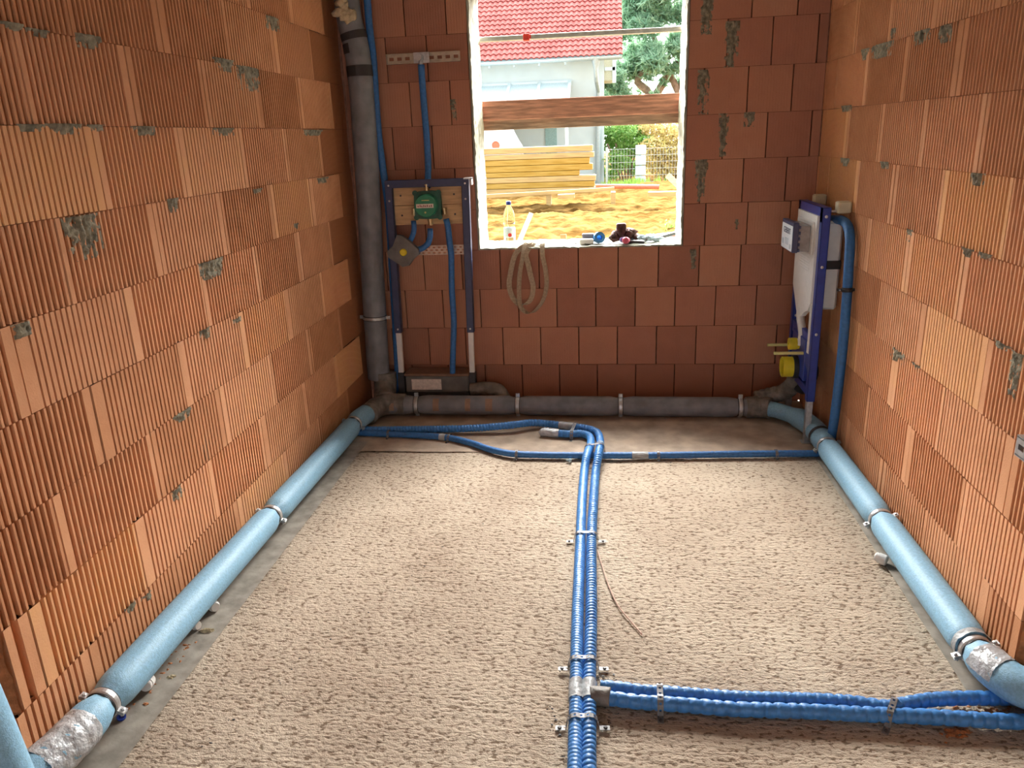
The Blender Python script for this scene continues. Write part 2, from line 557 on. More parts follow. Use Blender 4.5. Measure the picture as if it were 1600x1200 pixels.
def ribbed_wall(name, side):
    """side -1 left, +1 right. u = distance from the back wall toward the camera"""
    mb = MB()
    xw = XL if side < 0 else XR
    fr = lambda u, w, z: Vector((xw-side*w, -u, z))
    root = struct(MB().add([(0, 0, 0)], []).build(name, 'clay', origin=(0, 0, 0)))
    nrows = 11
    UE = 6.2
    for n in range(nrows):
        z0, z1 = n*.25, (n+1)*.25
        off = .01 if n % 2 == 0 else -.24
        if side < 0 and n == 1: off = -.31
        u = off if off > 0 else off
        us = []
        k = off
        while k < UE:
            us.append((k, k+.498)); k += .498
        if off > 0: us.insert(0, (0, off))
        for (a, b) in us:
            a0, b0 = max(a, 0), min(b, UE)
            if b0-a0 < .012: continue
            end = None
            if side < 0 and n < 2:
                lim = 3.30 if n == 0 else 3.27
                if a0 >= lim: continue
                b0 = min(b0, lim)
            if side > 0 and n < 2:
                hu0, hu1 = 2.70, 3.15
                if a0 < hu0 < b0: segs = [(a0, hu0)]
                elif a0 >= hu0 and b0 <= hu1: segs = []
                elif a0 < hu1 < b0: segs = [(hu1, b0)]
                else: segs = [(a0, b0)]
            else: segs = [(a0, b0)]
            thin = random.random() < (.62 if side < 0 else .66)
            if n == 0: thin = False
            duty = random.uniform(.31, .38) if thin else random.uniform(.55, .68)
            far = max(0, (a0+b0)/2)
            depth = (.026 if duty < .5 else .018) if far > .75 or (side > 0 and n < 6) else .0060
            tone = toneval()
            w0 = random.uniform(-.0015, .0015)
            bl, br = random.choice([(.038, .014), (.014, .038), (.026, .026)])
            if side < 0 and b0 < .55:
                # last blocks by the corner: smoother, set back, corner shade painted into their tone
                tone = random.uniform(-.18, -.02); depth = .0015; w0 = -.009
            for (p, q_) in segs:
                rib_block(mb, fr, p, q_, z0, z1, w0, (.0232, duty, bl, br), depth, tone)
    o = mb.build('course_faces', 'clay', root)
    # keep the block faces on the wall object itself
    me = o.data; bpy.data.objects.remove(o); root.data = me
    # body of the wall behind the faces
    body = MB()
    xi, xo = xw+side*.0295, xw+side*.115
    if side < 0:
        body.box((xi, .0, .5), (xo, -UE, ZC)).box((xi, 0, 0), (xo, -3.27, .5))
    else:
        body.box((xi, 0, .5), (xo, -UE, ZC)).box((xi, 0, 0), (xo, -2.70, .5)).box((xi, -3.15, 0), (xo, -UE, .5))
    body.build('wall_core', 'joint', root)
    return root, fr

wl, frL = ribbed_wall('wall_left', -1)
wr, frR = ribbed_wall('wall_right', 1)

def smear_px(wall, x, y, w, h, sd):
    if wall == 'L': p = atX(x, y, XL); return smear(frL, -p.y, p.z+.01, w, h, sd, 'mortar_smear', wl)
    if wall == 'R': p = atX(x, y, XR); return smear(frR, -p.y, p.z+.01, w, h, sd, 'mortar_smear', wr)
    p = atY(x, y, 0); return smear(frB, p.x, p.z+.01, w, h, sd, 'mortar_smear', wb)
for i, (x, y, w, h) in enumerate([(20, 42, .12, .02), (60, 52, .10, .02), (138, 60, .13, .04), (350, 96, .2, .05), (385, 108, .26, .10), (425, 30, .16, .06),
                                  (50, 200, .14, .02), (100, 199, .16, .03), (150, 200, .12, .02), (225, 202, .16, .03), (350, 204, .2, .03), (490, 206, .3, .03),
                                  (125, 342, .17, .13), (270, 314, .08, .05), (330, 410, .22, .07), (32, 510, .07, .04), (320, 517, .09, .04), (403, 298, .1, .02),
                                  (285, 646, .13, .035), (276, 766, .09, .045), (228, 932, .06, .03), (203, 948, .06, .03), (505, 280, .2, .03), (370, 500, .08, .02), (462, 352, .05, .03)]):
    smear_px('L', x, y, w, h, i+1)
for i, (x, y, w, h) in enumerate([(1352, 80, .14, .05), (1378, 72, .30, .06), (1440, 52, .18, .05), (1478, 44, .12, .06), (1397, 48, .05, .04), (1323, 168, .2, .03), (1320, 250, .16, .04),
                                  (1382, 256, .12, .03), (1422, 362, .06, .05), (1512, 392, .10, .03), (1540, 400, .10, .02), (1403, 550, .16, .05), (1432, 572, .08, .03), (1590, 555, .07, .14), (1527, 275, .12, .04), (1566, 540, .12, .02)]):
    smear_px('R', x, y, w, h, i+31)
# hole in the left wall, not cut: dark ragged patch painting its shade
hp = atX(323, 702, XL)
mb = MB()
ring = []
for k in range(14):
    th = 2*PI*k/14; rr = 1+.25*math.sin(k*2.3)
    ring.append((math.cos(th)*.022*rr, math.sin(th)*.042*rr))
mb.prism(ring, (XL-.0085, hp.y, hp.z), (0, 1, 0), (0, 0, 1), (.0065, 0, 0))
mb.build('hole_shade_patch', M['joint'], wl)

# broken ends of the lower courses, left and right
mb = MB()
for (z0, z1, ub) in ((0, .25, 3.30), (.25, .5, 3.27)):
    m_ = 9; prev = None; vs = []
    for j in range(m_+1):
        z = z0+(z1-z0)*j/m_
        for i, x in enumerate((XL+.001, XL-.03, XL-.06, XL-.085, XL-.114)):
            vs.append((x, -ub-.0-.035*(1+noise.noise(Vector((x*40, z*25, 3))))*(.3 if i == 0 else 1), z))
    fs = [(j*5+i, j*5+i+1, (j+1)*5+i+1, (j+1)*5+i) for j in range(m_) for i in range(4)]
    mb.add(vs, fs)
mb.build('broken_edge', 'clay_raw', wl, smooth=False)
mb = MB(); vs = []; m_ = 16
for j in range(m_+1):
    z = .5*j/m_
    for i, x in enumerate((XR-.001, XR+.03, XR+.06, XR+.085, XR+.114)):
        vs.append((x, -2.70-.03*(1+noise.noise(Vector((x*40, z*25, 8))))*(.3 if i == 0 else 1), z))
mb.add(vs, [(j*5+i, (j+1)*5+i, (j+1)*5+i+1, j*5+i+1) for j in range(m_) for i in range(4)])
mb.build('broken_edge', 'clay_raw', wr)

# back wall with the window opening
WX0, WX1, WZ0, WZ1, WT = -.552, .705, 1.0, 2.5, .365
frB = lambda u, w, z: Vector((u, -w, z))
mb = MB()
PW = .2453
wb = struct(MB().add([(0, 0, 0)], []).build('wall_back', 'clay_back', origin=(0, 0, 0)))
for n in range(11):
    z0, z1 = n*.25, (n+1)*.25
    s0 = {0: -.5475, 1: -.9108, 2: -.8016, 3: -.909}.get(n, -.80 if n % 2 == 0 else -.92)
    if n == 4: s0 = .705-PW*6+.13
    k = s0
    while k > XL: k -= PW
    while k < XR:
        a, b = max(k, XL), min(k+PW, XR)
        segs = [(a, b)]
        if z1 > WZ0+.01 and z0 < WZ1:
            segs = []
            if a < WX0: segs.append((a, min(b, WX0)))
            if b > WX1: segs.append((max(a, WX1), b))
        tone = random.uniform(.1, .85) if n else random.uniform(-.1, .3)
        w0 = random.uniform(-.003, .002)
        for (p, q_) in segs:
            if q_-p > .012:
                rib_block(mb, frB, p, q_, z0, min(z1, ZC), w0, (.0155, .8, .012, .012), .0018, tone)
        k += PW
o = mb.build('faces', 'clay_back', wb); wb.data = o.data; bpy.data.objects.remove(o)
body = MB()
body.box((XL-.12, .0295, 0), (WX0, WT, ZC)).box((WX1, .0295, 0), (XR+.12, WT, ZC)).box((WX0, .0295, 0), (WX1, WT, WZ0)).box((WX0, .0295, WZ1), (WX1, WT, ZC))
body.build('wall_core', 'joint', wb)
for i, (x, y, w, h) in enumerate([(1105, 2, .07, .18), (1145, 36, .08, .24), (1100, 112, .07, .24), (1131, 180, .06, .24), (1171, 178, .06, .08), (1096, 252, .08, .24), (1083, 392, .04, .12), (708, 158, .04, .12), (1152, 345, .03, .06)]):
    smear_px('B', x, y, w, h, i+61)

# mortar coating on the reveal of the opening (the window itself is not fitted yet)
def rough_slab(a, b, axis, nu, nv, amp, seed, thick):
    """rectangle a->b in the two axes other than `axis`, wavy along normal and at its front edge"""
    mb = MB(); vs = []
    ax = 'xyz'.index(axis); o1, o2 = [i for i in range(3) if i != ax]
    for i in range(nu+1):
        for j in range(nv+1):
            p = [0, 0, 0]
            p[o1] = a[o1]+(b[o1]-a[o1])*i/nu; p[o2] = a[o2]+(b[o2]-a[o2])*j/nv
            p[ax] = a[ax]+thick*(1+.5*noise.noise(Vector((p[0]*9, p[1]*9, p[2]*9+seed))))+amp*noise.noise(Vector((p[0]*35, p[1]*35, p[2]*35+seed)))
            if o1 == 1 or o2 == 1:
                yy = p[1]
                if (yy-min(a[1], b[1])) < 1e-4: p[1] -= .004+.008*noise.noise(Vector((p[0]*14, 2, p[2]*14)))
            vs.append(tuple(p))
    fs = [(i*(nv+1)+j, (i+1)*(nv+1)+j, (i+1)*(nv+1)+j+1, i*(nv+1)+j+1) for i in range(nu) for j in range(nv)]
    # skirt to the wall
    base = len(vs)
    per = [i*(nv+1) for i in range(nu+1)]+[nu*(nv+1)+j for j in range(1, nv+1)]+[i*(nv+1)+nv for i in range(nu-1, -1, -1)]+[j for j in range(nv-1, 0, -1)]
    for k in per:
        q = list(vs[k]); q[ax] = a[ax]; vs.append(tuple(q))
    m_ = len(per)
    fs += [(per[k], per[(k+1) % m_], base+(k+1) % m_, base+k) for k in range(m_)]
    mb.add(vs, fs)
    return mb
wroot = struct(rough_slab((WX0, 0, WZ0), (WX0, WT, WZ1), 'x', 10, 80, .006, 1, .012).build('window_1', 'reveal', origin=(0, 0, 0)))
rough_slab((WX1, 0, WZ0), (WX1, WT, WZ1), 'x', 10, 80, .006, 5, -.012).build('reveal', 'reveal', wroot)
rough_slab((WX0, 0, WZ0), (WX1, WT, WZ0), 'z', 70, 14, .006, 9, .010).build('window_sill', 'reveal', wroot)
rough_slab((WX0, 0, WZ1), (WX1, WT, WZ1), 'z', 40, 10, .004, 9, -.010).build('lintel', 'reveal', wroot)

# floor, ceiling, rear wall
NX, NY = 260, 470
gx = np.linspace(XL-.11, XR+.11, NX); gy = np.linspace(-6.2, 0.02, NY)
vs = []
for y in gy:
    for x in gx:
        a = noise.noise(Vector((x*28, y*60, 0)))*.0009+noise.noise(Vector((x*5, y*7, 4)))*.004
        vs.append((x, y, a*(1 if y < -.45 else .4)-.003))
fs = [(j*NX+i, j*NX+i+1, (j+1)*NX+i+1, (j+1)*NX+i) for j in range(NY-1) for i in range(NX-1)]
fl = MB().add(vs, fs); fl = struct(fl.build('floor', 'floor', origin=(0, 0, 0), smooth=True))
MB().box((XL-.11, -6.2, -.2), (XR+.11, .0, -.012)).build('slab_body', 'slab', fl)
struct(MB().box((XL-.6, -6.3, ZC), (XR+.6, WT, ZC+.2)).build('ceiling', 'slab'))
r_ = MB()
r_.box((XL-.6, -6.2, 0), (-.75, -6.4, ZC)).box((1.0, -6.2, 0), (XR+.6, -6.4, ZC)).box((-.75, -6.2, 2.2), (1.0, -6.4, ZC))  # unseen behind the camera; wide opening added to let fill light in
struct(r_.build('wall_rear', 'clay_raw'))
# closed boxes added behind the two knocked-out openings to keep sky light out
s_ = MB()
s_.box((XL-.60, -2.9, -.2), (XL-.58, -6.2, ZC)).box((XL-.58, -2.9, 0), (XL-.115, -2.92, ZC)).box((XL-.58, -2.92, -.02), (XL-.105, -6.2, -.004))
struct(s_.build('sky_block_left', 'clay_raw'))
s_ = MB()
s_.box((XR+.60, -2.3, -.2), (XR+.58, -6.2, ZC)).box((XR+.58, -2.3, 0), (XR+.115, -2.32, ZC)).box((XR+.58, -2.32, -.02), (XR+.105, -6.2, -.004))
struct(s_.build('sky_block_right', 'clay_raw'))

# membrane strips along the walls
def strip(name, x0, x1, y0, y1, mt, seed, m=60):
    vs = []; n = 6
    for j in range(m+1):
        for i in range(n+1):
            t = i/n; y = y0+(y1-y0)*j/m
            x = x0+(x1-x0)*t
            if i == n: x += .004*noise.noise(Vector((y*3, seed, 0)))
            vs.append((x, y, .004+.0012*noise.noise(Vector((x*8, y*5, seed)))))
    fs = [(j*(n+1)+i, j*(n+1)+i+1, (j+1)*(n+1)+i+1, (j+1)*(n+1)+i) for j in range(m) for i in range(n)]
    return struct(MB().add(vs, fs).build(name, mt, origin=(0, 0, 0), smooth=True))
strip('trim_1', XL, -1.142, -3.3, -.75, 'membrane', 1)
strip('trim_2', XR, 1.338, -2.75, -.9, 'membrane', 2)

M['mem_pale'] = mat('sandy_membrane', (.40, .32, .25), .9, var=.2, scale=9, bump=.002, bscale=50)
vs = []; n1, n2 = 80, 12
for j in range(n2+1):
    for i in range(n1+1):
        x = XL+.0+(XR-XL)*i/n1; y = -.885*j/n2
        if j == n2: y += .012*noise.noise(Vector((x*3, 5, 0)))
        vs.append((x, y, .0035+.001*noise.noise(Vector((x*6, y*6, 9)))))
struct(MB().add(vs, [(j*(n1+1)+i, (j+1)*(n1+1)+i, (j+1)*(n1+1)+i+1, j*(n1+1)+i+1) for j in range(n2) for i in range(n1)]).build('trim_3', 'mem_pale', origin=(0, 0, 0), smooth=True))

# ================================================================== PIPES
def wrinkle(clamps, wid=.05, dip=.22, seed=0, amp=.012):
    def rf(s, th):
        k = 1.0
        for c in clamps:
            d = abs(s-c)
            if d < wid*2: k -= dip*math.exp(-(d/wid)**2*1.6)*(1+.12*math.cos(7*th+c))
        return k*(1+amp*noise.noise(Vector((math.cos(th)*1.5, math.sin(th)*1.5, s*5+seed))))
    return rf

def lens_of(pts, step=.02):
    P = path(pts, step); L = [0]
    for i in range(1, len(P)): L.append(L[-1]+(P[i]-P[i-1]).length)
    return P, L
def nearest(pts, q, step=.02):
    P, L = lens_of(pts, step)
    i = min(range(len(P)), key=lambda k: (P[k]-Vector(q)).length)
    t = (P[min(i+1, len(P)-1)]-P[max(i-1, 0)]).normalized()
    return L[i], P[i], t

def clamp(parent, c, t, r, lug=(0, 0, 1), mt='steel', w=.022, rod=None):
    """pipe clamp: steel band with rubber lining, bolted lugs either side"""
    t = Vector(t).normalized(); c = Vector(c)
    l = Vector(lug); l = (l-t*l.dot(t)).normalized(); b = t.cross(l)
    mb = MB()
    mb.lathe([(r+.001, -w/2), (r+.0035, -w/2), (r+.0055, -w/4), (r+.0055, w/4), (r+.0035, w/2), (r+.001, w/2)], c, t, 32)
    mx = Matrix((b, t, l)).transposed().to_4x4(); mx.translation = c
    for s in (-1, 1):
        mb.box((-.003+s*(r+.013), -w/2, -.0065), (s*(r+.013)+.010*0+.003, w/2, .0065), mtx=mx) if False else mb.box((s*(r+.002), -w/2, -.0055), (s*(r+.026), w/2, -.002), mtx=mx)
        mb.box((s*(r+.002), -w/2, .002), (s*(r+.026), w/2, .0055), mtx=mx)
    band = mb.build('pipe_clamp', mt, parent, smooth=False)
    g = MB()
    g.lathe([(r-.001, -w/2-.004), (r+.0025, -w/2-.004), (r+.0025, w/2+.004), (r-.001, w/2+.004)], c, t, 28)
    g.build('rubber_lining', 'black', band)
    sc_ = MB()
    for s in (-1, 1):
        p = c+b*(s*(r+.016))
        sc_.lathe([(.006, .006), (.006, .011), (.0035, .0115), (.0035, .012)], p, l, 6)
        sc_.lathe([(.003, -.018), (.003, .006)], p, l, 8)
    sc_.each('clamp_screw', 'steel', band)
    return band

def band_patch(parent, pts, s0, s1, r, name, mt, arc=(0, 2*PI), n=24, amp=.0, seed=0, m=10, smooth=True):
    """tape or paper wound round a pipe between two lengths along it"""
    P, L = lens_of(pts, .008)
    sel = [i for i in range(len(P)) if s0 <= L[i] <= s1]
    mb = MB(); vs = []
    a = None
    for i in sel:
        t = (P[min(i+1, len(P)-1)]-P[max(i-1, 0)]).normalized()
        up = Vector((0, 0, 1)) if abs(t.z) < .9 else Vector((0, -1, 0))
        a = (up-t*up.dot(t)).normalized(); b = t.cross(a)
        for k in range(n+1):
            th = arc[0]+(arc[1]-arc[0])*k/n
            rr = r+amp*noise.noise(Vector((math.cos(th)*5, math.sin(th)*5, L[i]*60+seed)))+amp*.6*noise.noise(Vector((math.cos(th)*13, math.sin(th)*13, L[i]*140+seed)))
            vs.append(P[i]+(a*math.cos(th)+b*math.sin(th))*rr)
    q = len(sel)
    fs = [(i*(n+1)+k, i*(n+1)+k+1, (i+1)*(n+1)+k+1, (i+1)*(n+1)+k) for i in range(q-1) for k in range(n)]
    mb.add(vs, fs)
    return mb.build(name, mt, parent, smooth=smooth)

RP = .059
# --- left pipe
LP = [(-1.215, -.47, .082), (-1.242, -.62, .082), (-1.242, -.9, .084), (-1.242, -1.9, .103), (-1.242, -2.6, .113), (-1.242, -3.06, .117), (-1.25, -3.28, .118), (-1.33, -3.5, .115), (-1.6, -3.62, .115)]
t = thing('insulated_drain_pipe', 'light blue insulated drain pipe running along the foot of the left ribbed wall', 'pipe', (-1.242, -2, .04))
cl = []
for q in ((553, 666), (424, 808), (160, 1101)):
    p = atX(*q, -1.242); cl.append(nearest(LP, p))
MB().tube(LP, RP, 32, step=.012, rf=wrinkle([c[0] for c in cl], .05, .27, 1)).build('pipe_body', 'ins_blue', t, smooth=True)
for c in cl: clamp(t, c[1], c[2], RP*.77, lug=(.4, 0, 1))
band_patch(t, LP, cl[2][0]+.09, cl[2][0]+.26, RP+.002, 'silver_tape', 'tape_silver', amp=.004, seed=4)
# --- right pipe
RPp = [(1.17, -.31, .068), (1.25, -.36, .068), (1.345, -.50, .07), (1.386, -.68, .071), (1.388, -1.0, .072), (1.388, -1.77, .083), (1.388, -2.45, .089), (1.39, -2.66, .092), (1.43, -2.79, .098), (1.53, -2.85, .11), (1.68, -2.86, .13), (1.9, -2.86, .14)]
t = thing('insulated_drain_pipe', 'light blue insulated drain pipe running along the foot of the right ribbed wall', 'pipe', (1.388, -2, .03))
cl = []
for q in ((1294, 683), (1377, 812), (1527, 1010)):
    p = atX(*q, 1.388); cl.append(nearest(RPp, p))
rr_w = wrinkle([c[0] for c in cl], .045, .25, 5)
MB().tube(RPp, RP*.98, 32, step=.012, rf=lambda s, th: rr_w(s, th)*(.8 if s < .2 else (.8+.2*min(1, (s-.2)/.06)))).build('pipe_body', 'ins_blue', t, smooth=True)
for c in cl: clamp(t, c[1], c[2], RP*.76, lug=(-.4, 0, 1))
band_patch(t, RPp, cl[2][0]+.05, cl[2][0]+.14, RP+.001, 'silver_tape', 'tape_silver', arc=(-1.3, 1.6), amp=.004, seed=9)
s_b = nearest(RPp, atX(1284, 669, 1.388))[0]
band_patch(t, RPp, s_b-.018, s_b+.018, RP+.0015, 'black_band', 'tape_black')
# crumpled grey collar just before the last clamp
band_patch(t, RPp, cl[2][0]-.045, cl[2][0]-.012, RP*.95, 'grey_collar', 'tape_dull', amp=.004, seed=12)
# --- back pipe
BP = [(-1.13, -.31, .078), (-.9, -.305, .077), (0, -.30, .072), (1.18, -.30, .066)]
t = thing('insulated_drain_pipe', 'thick grey insulated drain pipe lying along the foot of the back wall', 'pipe', (0, -.3, .01))
cl = []
for q in ((650, 641), (810, 643), (970, 644), (1155, 643)):
    p = atY(*q, -.30); cl.append(nearest(BP, p))
MB().tube(BP, .0605, 32, step=.012, rf=wrinkle([c[0] for c in cl], .05, .16, 8)).build('pipe_body', 'ins_grey', t, smooth=True)
for c in cl: clamp(t, c[1], c[2], .053, lug=(0, -1, .0), w=.024)
for q, w in (((616, 641), .035), ((684, 640), .036), ((734, 640), .034), ((766, 640), .045)):
    s_ = nearest(BP, atY(*q, -.30))[0]
    band_patch(t, BP, s_-w/2-.004, s_+w/2+.004, .0622, 'paper_tape', 'cardboard', arc=(.55, 1.9), n=10)
# dirty taped tee where the left, back and riser pipes meet
t = thing('pipe_junction', 'dirty taped pipe junction where the grey riser meets the floor pipes in the left corner', 'pipe fitting', (-1.17, -.3, .0))
j1 = [(-1.205, -.50, .083), (-1.19, -.38, .082), (-1.13, -.31, .08), (-1.02, -.305, .078)]
MB().tube(j1, .0655, 24, step=.01, rf=wrinkle([], amp=.09, seed=3)).build('taped_bend', 'tape_dirty', t, smooth=True)
j2 = [(-1.19, -.13, .24), (-1.19, -.14, .17), (-1.18, -.2, .11), (-1.16, -.28, .085)]
MB().tube(j2, .075, 24, step=.01, rf=wrinkle([], amp=.12, seed=5)).build('taped_riser_foot', 'tape_dirty', t, smooth=True)
t = thing('pipe_junction', 'dirty taped elbow between the back pipe and the toilet frame outlet', 'pipe fitting', (1.2, -.3, .0))
j1 = [(1.08, -.30, .066), (1.17, -.30, .067), (1.22, -.325, .068)]
MB().tube(j1, .066, 24, step=.008, rf=wrinkle([], amp=.13, seed=13)).build('taped_bend', 'tape_dirty', t, smooth=True)
j2 = [(1.15, -.25, .10), (1.23, -.24, .12), (1.30, -.27, .15), (1.34, -.34, .23), (1.35, -.38, .31)]
MB().tube(j2, .05, 24, step=.008, rf=lambda s, th: 1+.05*math.sin(s*180)).build('taped_elbow', 'tape_dirty', t, smooth=True)
t = thing('pipe_junction', 'grey taped elbow behind the back pipe, right of the shower frame foot', 'pipe fitting', (-.45, -.2, .0))
j1 = [(-.62, -.16, .13), (-.52, -.16, .14), (-.44, -.17, .13), (-.405, -.20, .09), (-.40, -.26, .075)]
MB().tube(j1, .042, 24, step=.008, rf=wrinkle([], amp=.1, seed=23)).build('taped_elbow', 'tape_dirty', t, smooth=True)

# --- riser in the left corner
YR = -.13
pr = [atY(*q, YR) for q in ((592, 598), (585, 480), (577, 330), (569, 200), (563, 120), (556, 70), (546, 30), (538, -30), (532, -90))]
pr[0].z = .20
for p in pr: p.x = max(p.x, XL+.085)
t = thing('soil_riser_pipe', 'grey insulated riser pipe with black tape bands standing in the left back corner', 'pipe', tuple(pr[0]))
MB().tube(pr, .072, 28, step=.03, rf=wrinkle([], amp=.04, seed=2)).build('pipe_body', 'ins_grey', t, smooth=True)
cq = nearest(pr, atY(592, 494, YR)); clamp(t, cq[1], cq[2], .0725, lug=(0, -1, 0), w=.02)
for (ya, yb) in ((100, 118), (46, 60)):
    a = nearest(pr, atY(565, ya, YR))[0]; b = nearest(pr, atY(565, yb, YR))[0]
    band_patch(t, pr, min(a, b), max(a, b), .0755, 'black_tape_band', 'tape_black')
a = nearest(pr, atY(565, 75, YR))[0]
band_patch(t, pr, a-.03, a+.03, .0757, 'black_tape_patch', 'tape_black', arc=(-.3, -1.2), n=8)
mb = MB()
for k in range(9):
    p = atY(*[(540, 12), (537, 22), (543, 20), (550, 24), (534, 5), (541, 28), (536, 0), (546, 26), (530, 20)][k], -.22)
    mb.lump(p, (.022+.008*(k % 3), .018, .026), k, .4)
mb.build('foam_blob', 'foam', t, smooth=True)

def bluepipe(name_lbl, pts, r, mt='hose_dull', step=.02, name='water_pipe', extra=None):
    t = thing(name, name_lbl, 'pipe', tuple(pts[0]))
    MB().tube(pts, r, 18, step=step, rf=wrinkle([], amp=.02, seed=len(ORG))).build('pipe_body', mt, t, smooth=True)
    return t
pv = [atY(*q, -.09) for q in ((571, -60), (574, 0), (577, 40), (583, 90), (587, 150), (592, 215), (598, 262), (607, 330), (613, 430), (619, 530), (622, 600), (623, 628))]
bluepipe('blue water pipe running down the corner between the grey riser and the shower frame', pv, .021)

# ================================================================== SHOWER FRAME on the back wall
YF = -.15
fx0, fx1, fz1 = -1.078, -.566, 1.447
t = thing('shower_frame', 'navy steel shower frame standing in front of the back wall left of the window', 'frame', ((fx0+fx1)/2, YF+.02, 0))
TW = .045
lean = -.012
def leanx(x, z): return x+lean*(1-z/1.45)*2
for nm, x0 in (('upright', fx0), ('upright', fx1-TW)):
    mb = MB()
    za, zb = .505, fz1
    mx = Matrix(((1, 0, .018, -.018*fz1), (0, 1, 0, 0), (0, 0, 1, 0), (0, 0, 0, 1)))
    # C-profile: web and two flanges
    mb.box((x0, YF, za), (x0+TW, YF+.004, zb), .0008, mx).box((x0, YF, za), (x0+.004, YF+.04, zb), .0008, mx).box((x0+TW-.004, YF, za), (x0+TW, YF+.04, zb), .0008, mx)
    up = mb.build(nm, 'frame_navy', t)
    hl = MB()
    for z in (fz1-.03, fz1-.12, .53): hl.lathe([(.006, 0), (.006, .003), (.003, .004)], mx @ Vector((x0+TW/2, YF, z)), (0, -1, 0), 10)
    hl.each('bolt', 'steel', up)
    w_ = MB().box((x0+.006, YF+.006, .235), (x0+TW-.006, YF+.034, .52), .002, mx).build('telescopic_leg', 'white', t)
    w_['label'] = 'white telescopic leg'
    MB().box((x0, YF-.002, .10), (x0+TW, YF+.045, .24), .004, mx).box((x0-.01, YF-.01, .0), (x0+TW+.01, YF+.05, .105), .004, mx).build('foot', 'darkplastic', t)
mb = MB().box((fx0, YF-.001, fz1-.045), (fx1, YF+.04, fz1), .002)
mb.build('top_rail', 'frame_navy', t)
MB().box((fx1-.03, YF-.006, fz1-.006), (fx1+.018, YF+.05, fz1+.002)).box((fx1+.012, YF-.006, fz1-.04), (fx1+.018, YF+.05, fz1)).build('corner_bracket', 'steel', t)
# base box with drain
mb = MB().box((fx0+.03, YF-.02, .03), (fx1-.06, .0-.035, .115), .004)
mb.build('base_tray', 'darkplastic', t)
mb = MB().box((fx0+.035, YF-.025, .115), (fx1-.065, -.04, .225), .006)
bx_ = mb.build('drain_housing', mat('smoky_plastic', (.16, .15, .14), .3, var=.3, scale=8), t)
MB().box((fx0+.03, YF-.03, .225), (fx1-.06, -.03, .242), .003).build('housing_board', mat('brown_board', (.20, .12, .08), .7), t)
st = MB().box((fx0+.075, YF-.027, .135), (fx0+.27, YF-.0255, .205)).build('sticker', 'sticker', bx_)
mb = MB()
for k in range(7):
    mb.box((fx0+.17+.012*k, YF-.0276, .15+.006*(k % 3)), (fx0+.178+.012*k, YF-.0271, .16+.012*((k*2) % 3)))
# wooden backing board of two planks
bz0, bz1 = atY(612, 352, -.12).z, atY(612, 291, -.12).z
bxa, bxb = atY(613, 300, -.12).x, atY(722, 300, -.12).x
for (a, b) in ((bz0, (bz0+bz1)/2-.0015), ((bz0+bz1)/2+.0015, bz1)):
    pk = MB().box((bxa, -.122, a), (bxb, -.10, b), .001).build('wooden_board', 'pine', t)
    sw = MB()
    for x in (bxa+.05, bxb-.05): sw.lathe([(.006, 0), (.006, .002)], (x, -.122, (a+b)/2), (0, -1, 0), 10)
    sw.each('screw', 'darkplastic', pk)
# perforated cross plate
cz0, cz1 = atY(690, 398, -.125).z, atY(690, 383, -.125).z
cxa, cxb = fx0+.03, fx1-.05
mb = MB()
PH = cz1-cz0; rows_ = [cz0+PH*.25, cz0+PH*.5, cz0+PH*.75]
N_ = 26; xs = [cxa+(cxb-cxa)*i/N_ for i in range(N_+1)]
hs = 3; zs = [cz0+PH*i/7 for i in range(8)]
for i in range(N_):
    for j in range(7):
        if j in (1, 3, 5) and i % 2 == (j//2) % 2: continue
        mb.box((xs[i], -.127, zs[j]), (xs[i+1], -.124, zs[j+1]))
mb.build('perforated_plate', mat('copper_tinted_plate', (.52, .40, .32), .4, .6), t)

# mixer box (green) screwed on the board
c = atY(669, 320, -.14)
t = thing('mixer_rough_in_box', 'green plastic mixer box with a round cap fixed to the wooden board', 'mixer box', tuple(c))
mb = MB()
sq = []
for k in range(40):
    th = 2*PI*k/40; cc, ss = math.cos(th), math.sin(th)
    rr = .083/max(abs(cc), abs(ss))**.8
    rr = min(rr, .103)
    sq.append((rr*cc, rr*ss))
mb.prism(sq, (c.x, -.123, c.z), (1, 0, 0), (0, 0, 1), (0, -.035, 0))
bo = mb.build('box_body', 'greendark', t)
mb = MB()
for sx in (-1, 1):
    for sz in (-1, 1):
        mb.lathe([(.016, 0), (.016, .006), (.009, .006), (.009, .002)], (c.x+sx*.072, -.158, c.z+sz*.072), (0, -1, 0), 14)
mb.each('corner_lug', 'greendark', t)
mb = MB().lathe([(.068, 0), (.068, .055), (.063, .062), (.0, .062)], (c.x, -.158, c.z), (0, -1, 0), 32)
cap = mb.build('round_cap', 'green', t)
lb = MB().box((c.x-.055, -.2212, c.z-.012), (c.x+.05, -.2201, c.z+.012)).build('label_strip', 'sticker', cap)
mb = MB()
for k, x in enumerate((-.046, -.034, -.024, -.012, -.002, .010, .022, .034)):
    mb.box((c.x+x, -.2216, c.z-.006), (c.x+x+.006, -.2212, c.z+.006 if k % 2 else c.z+.003))
mb.build('label_print', mat('dark_red_ink', (.25, .05, .05), .6), cap)
MB().box((c.x-.02, -.2216, c.z+.030), (c.x+.025, -.2202, c.z+.034)).lathe([(.006, 0), (.006, .003)], (c.x-.002, -.219, c.z-.038), (0, -1, 0), 12).each('cap_rib', 'yellowpale', cap)
mb = MB()
for (x, z, d) in ((c.x-.002, c.z+.083, (0, 0, 1)), (c.x+.006, c.z-.083, (0, 0, -1)), (c.x-.088, c.z-.02, (-.1, 0, -1)), (c.x+.096, c.z-.02, (.1, 0, -1))):
    mb.lathe([(.016, 0), (.016, .012), (.012, .012), (.012, .03), (.015, .03), (.015, .038)], (x, -.140, z), d, 16)
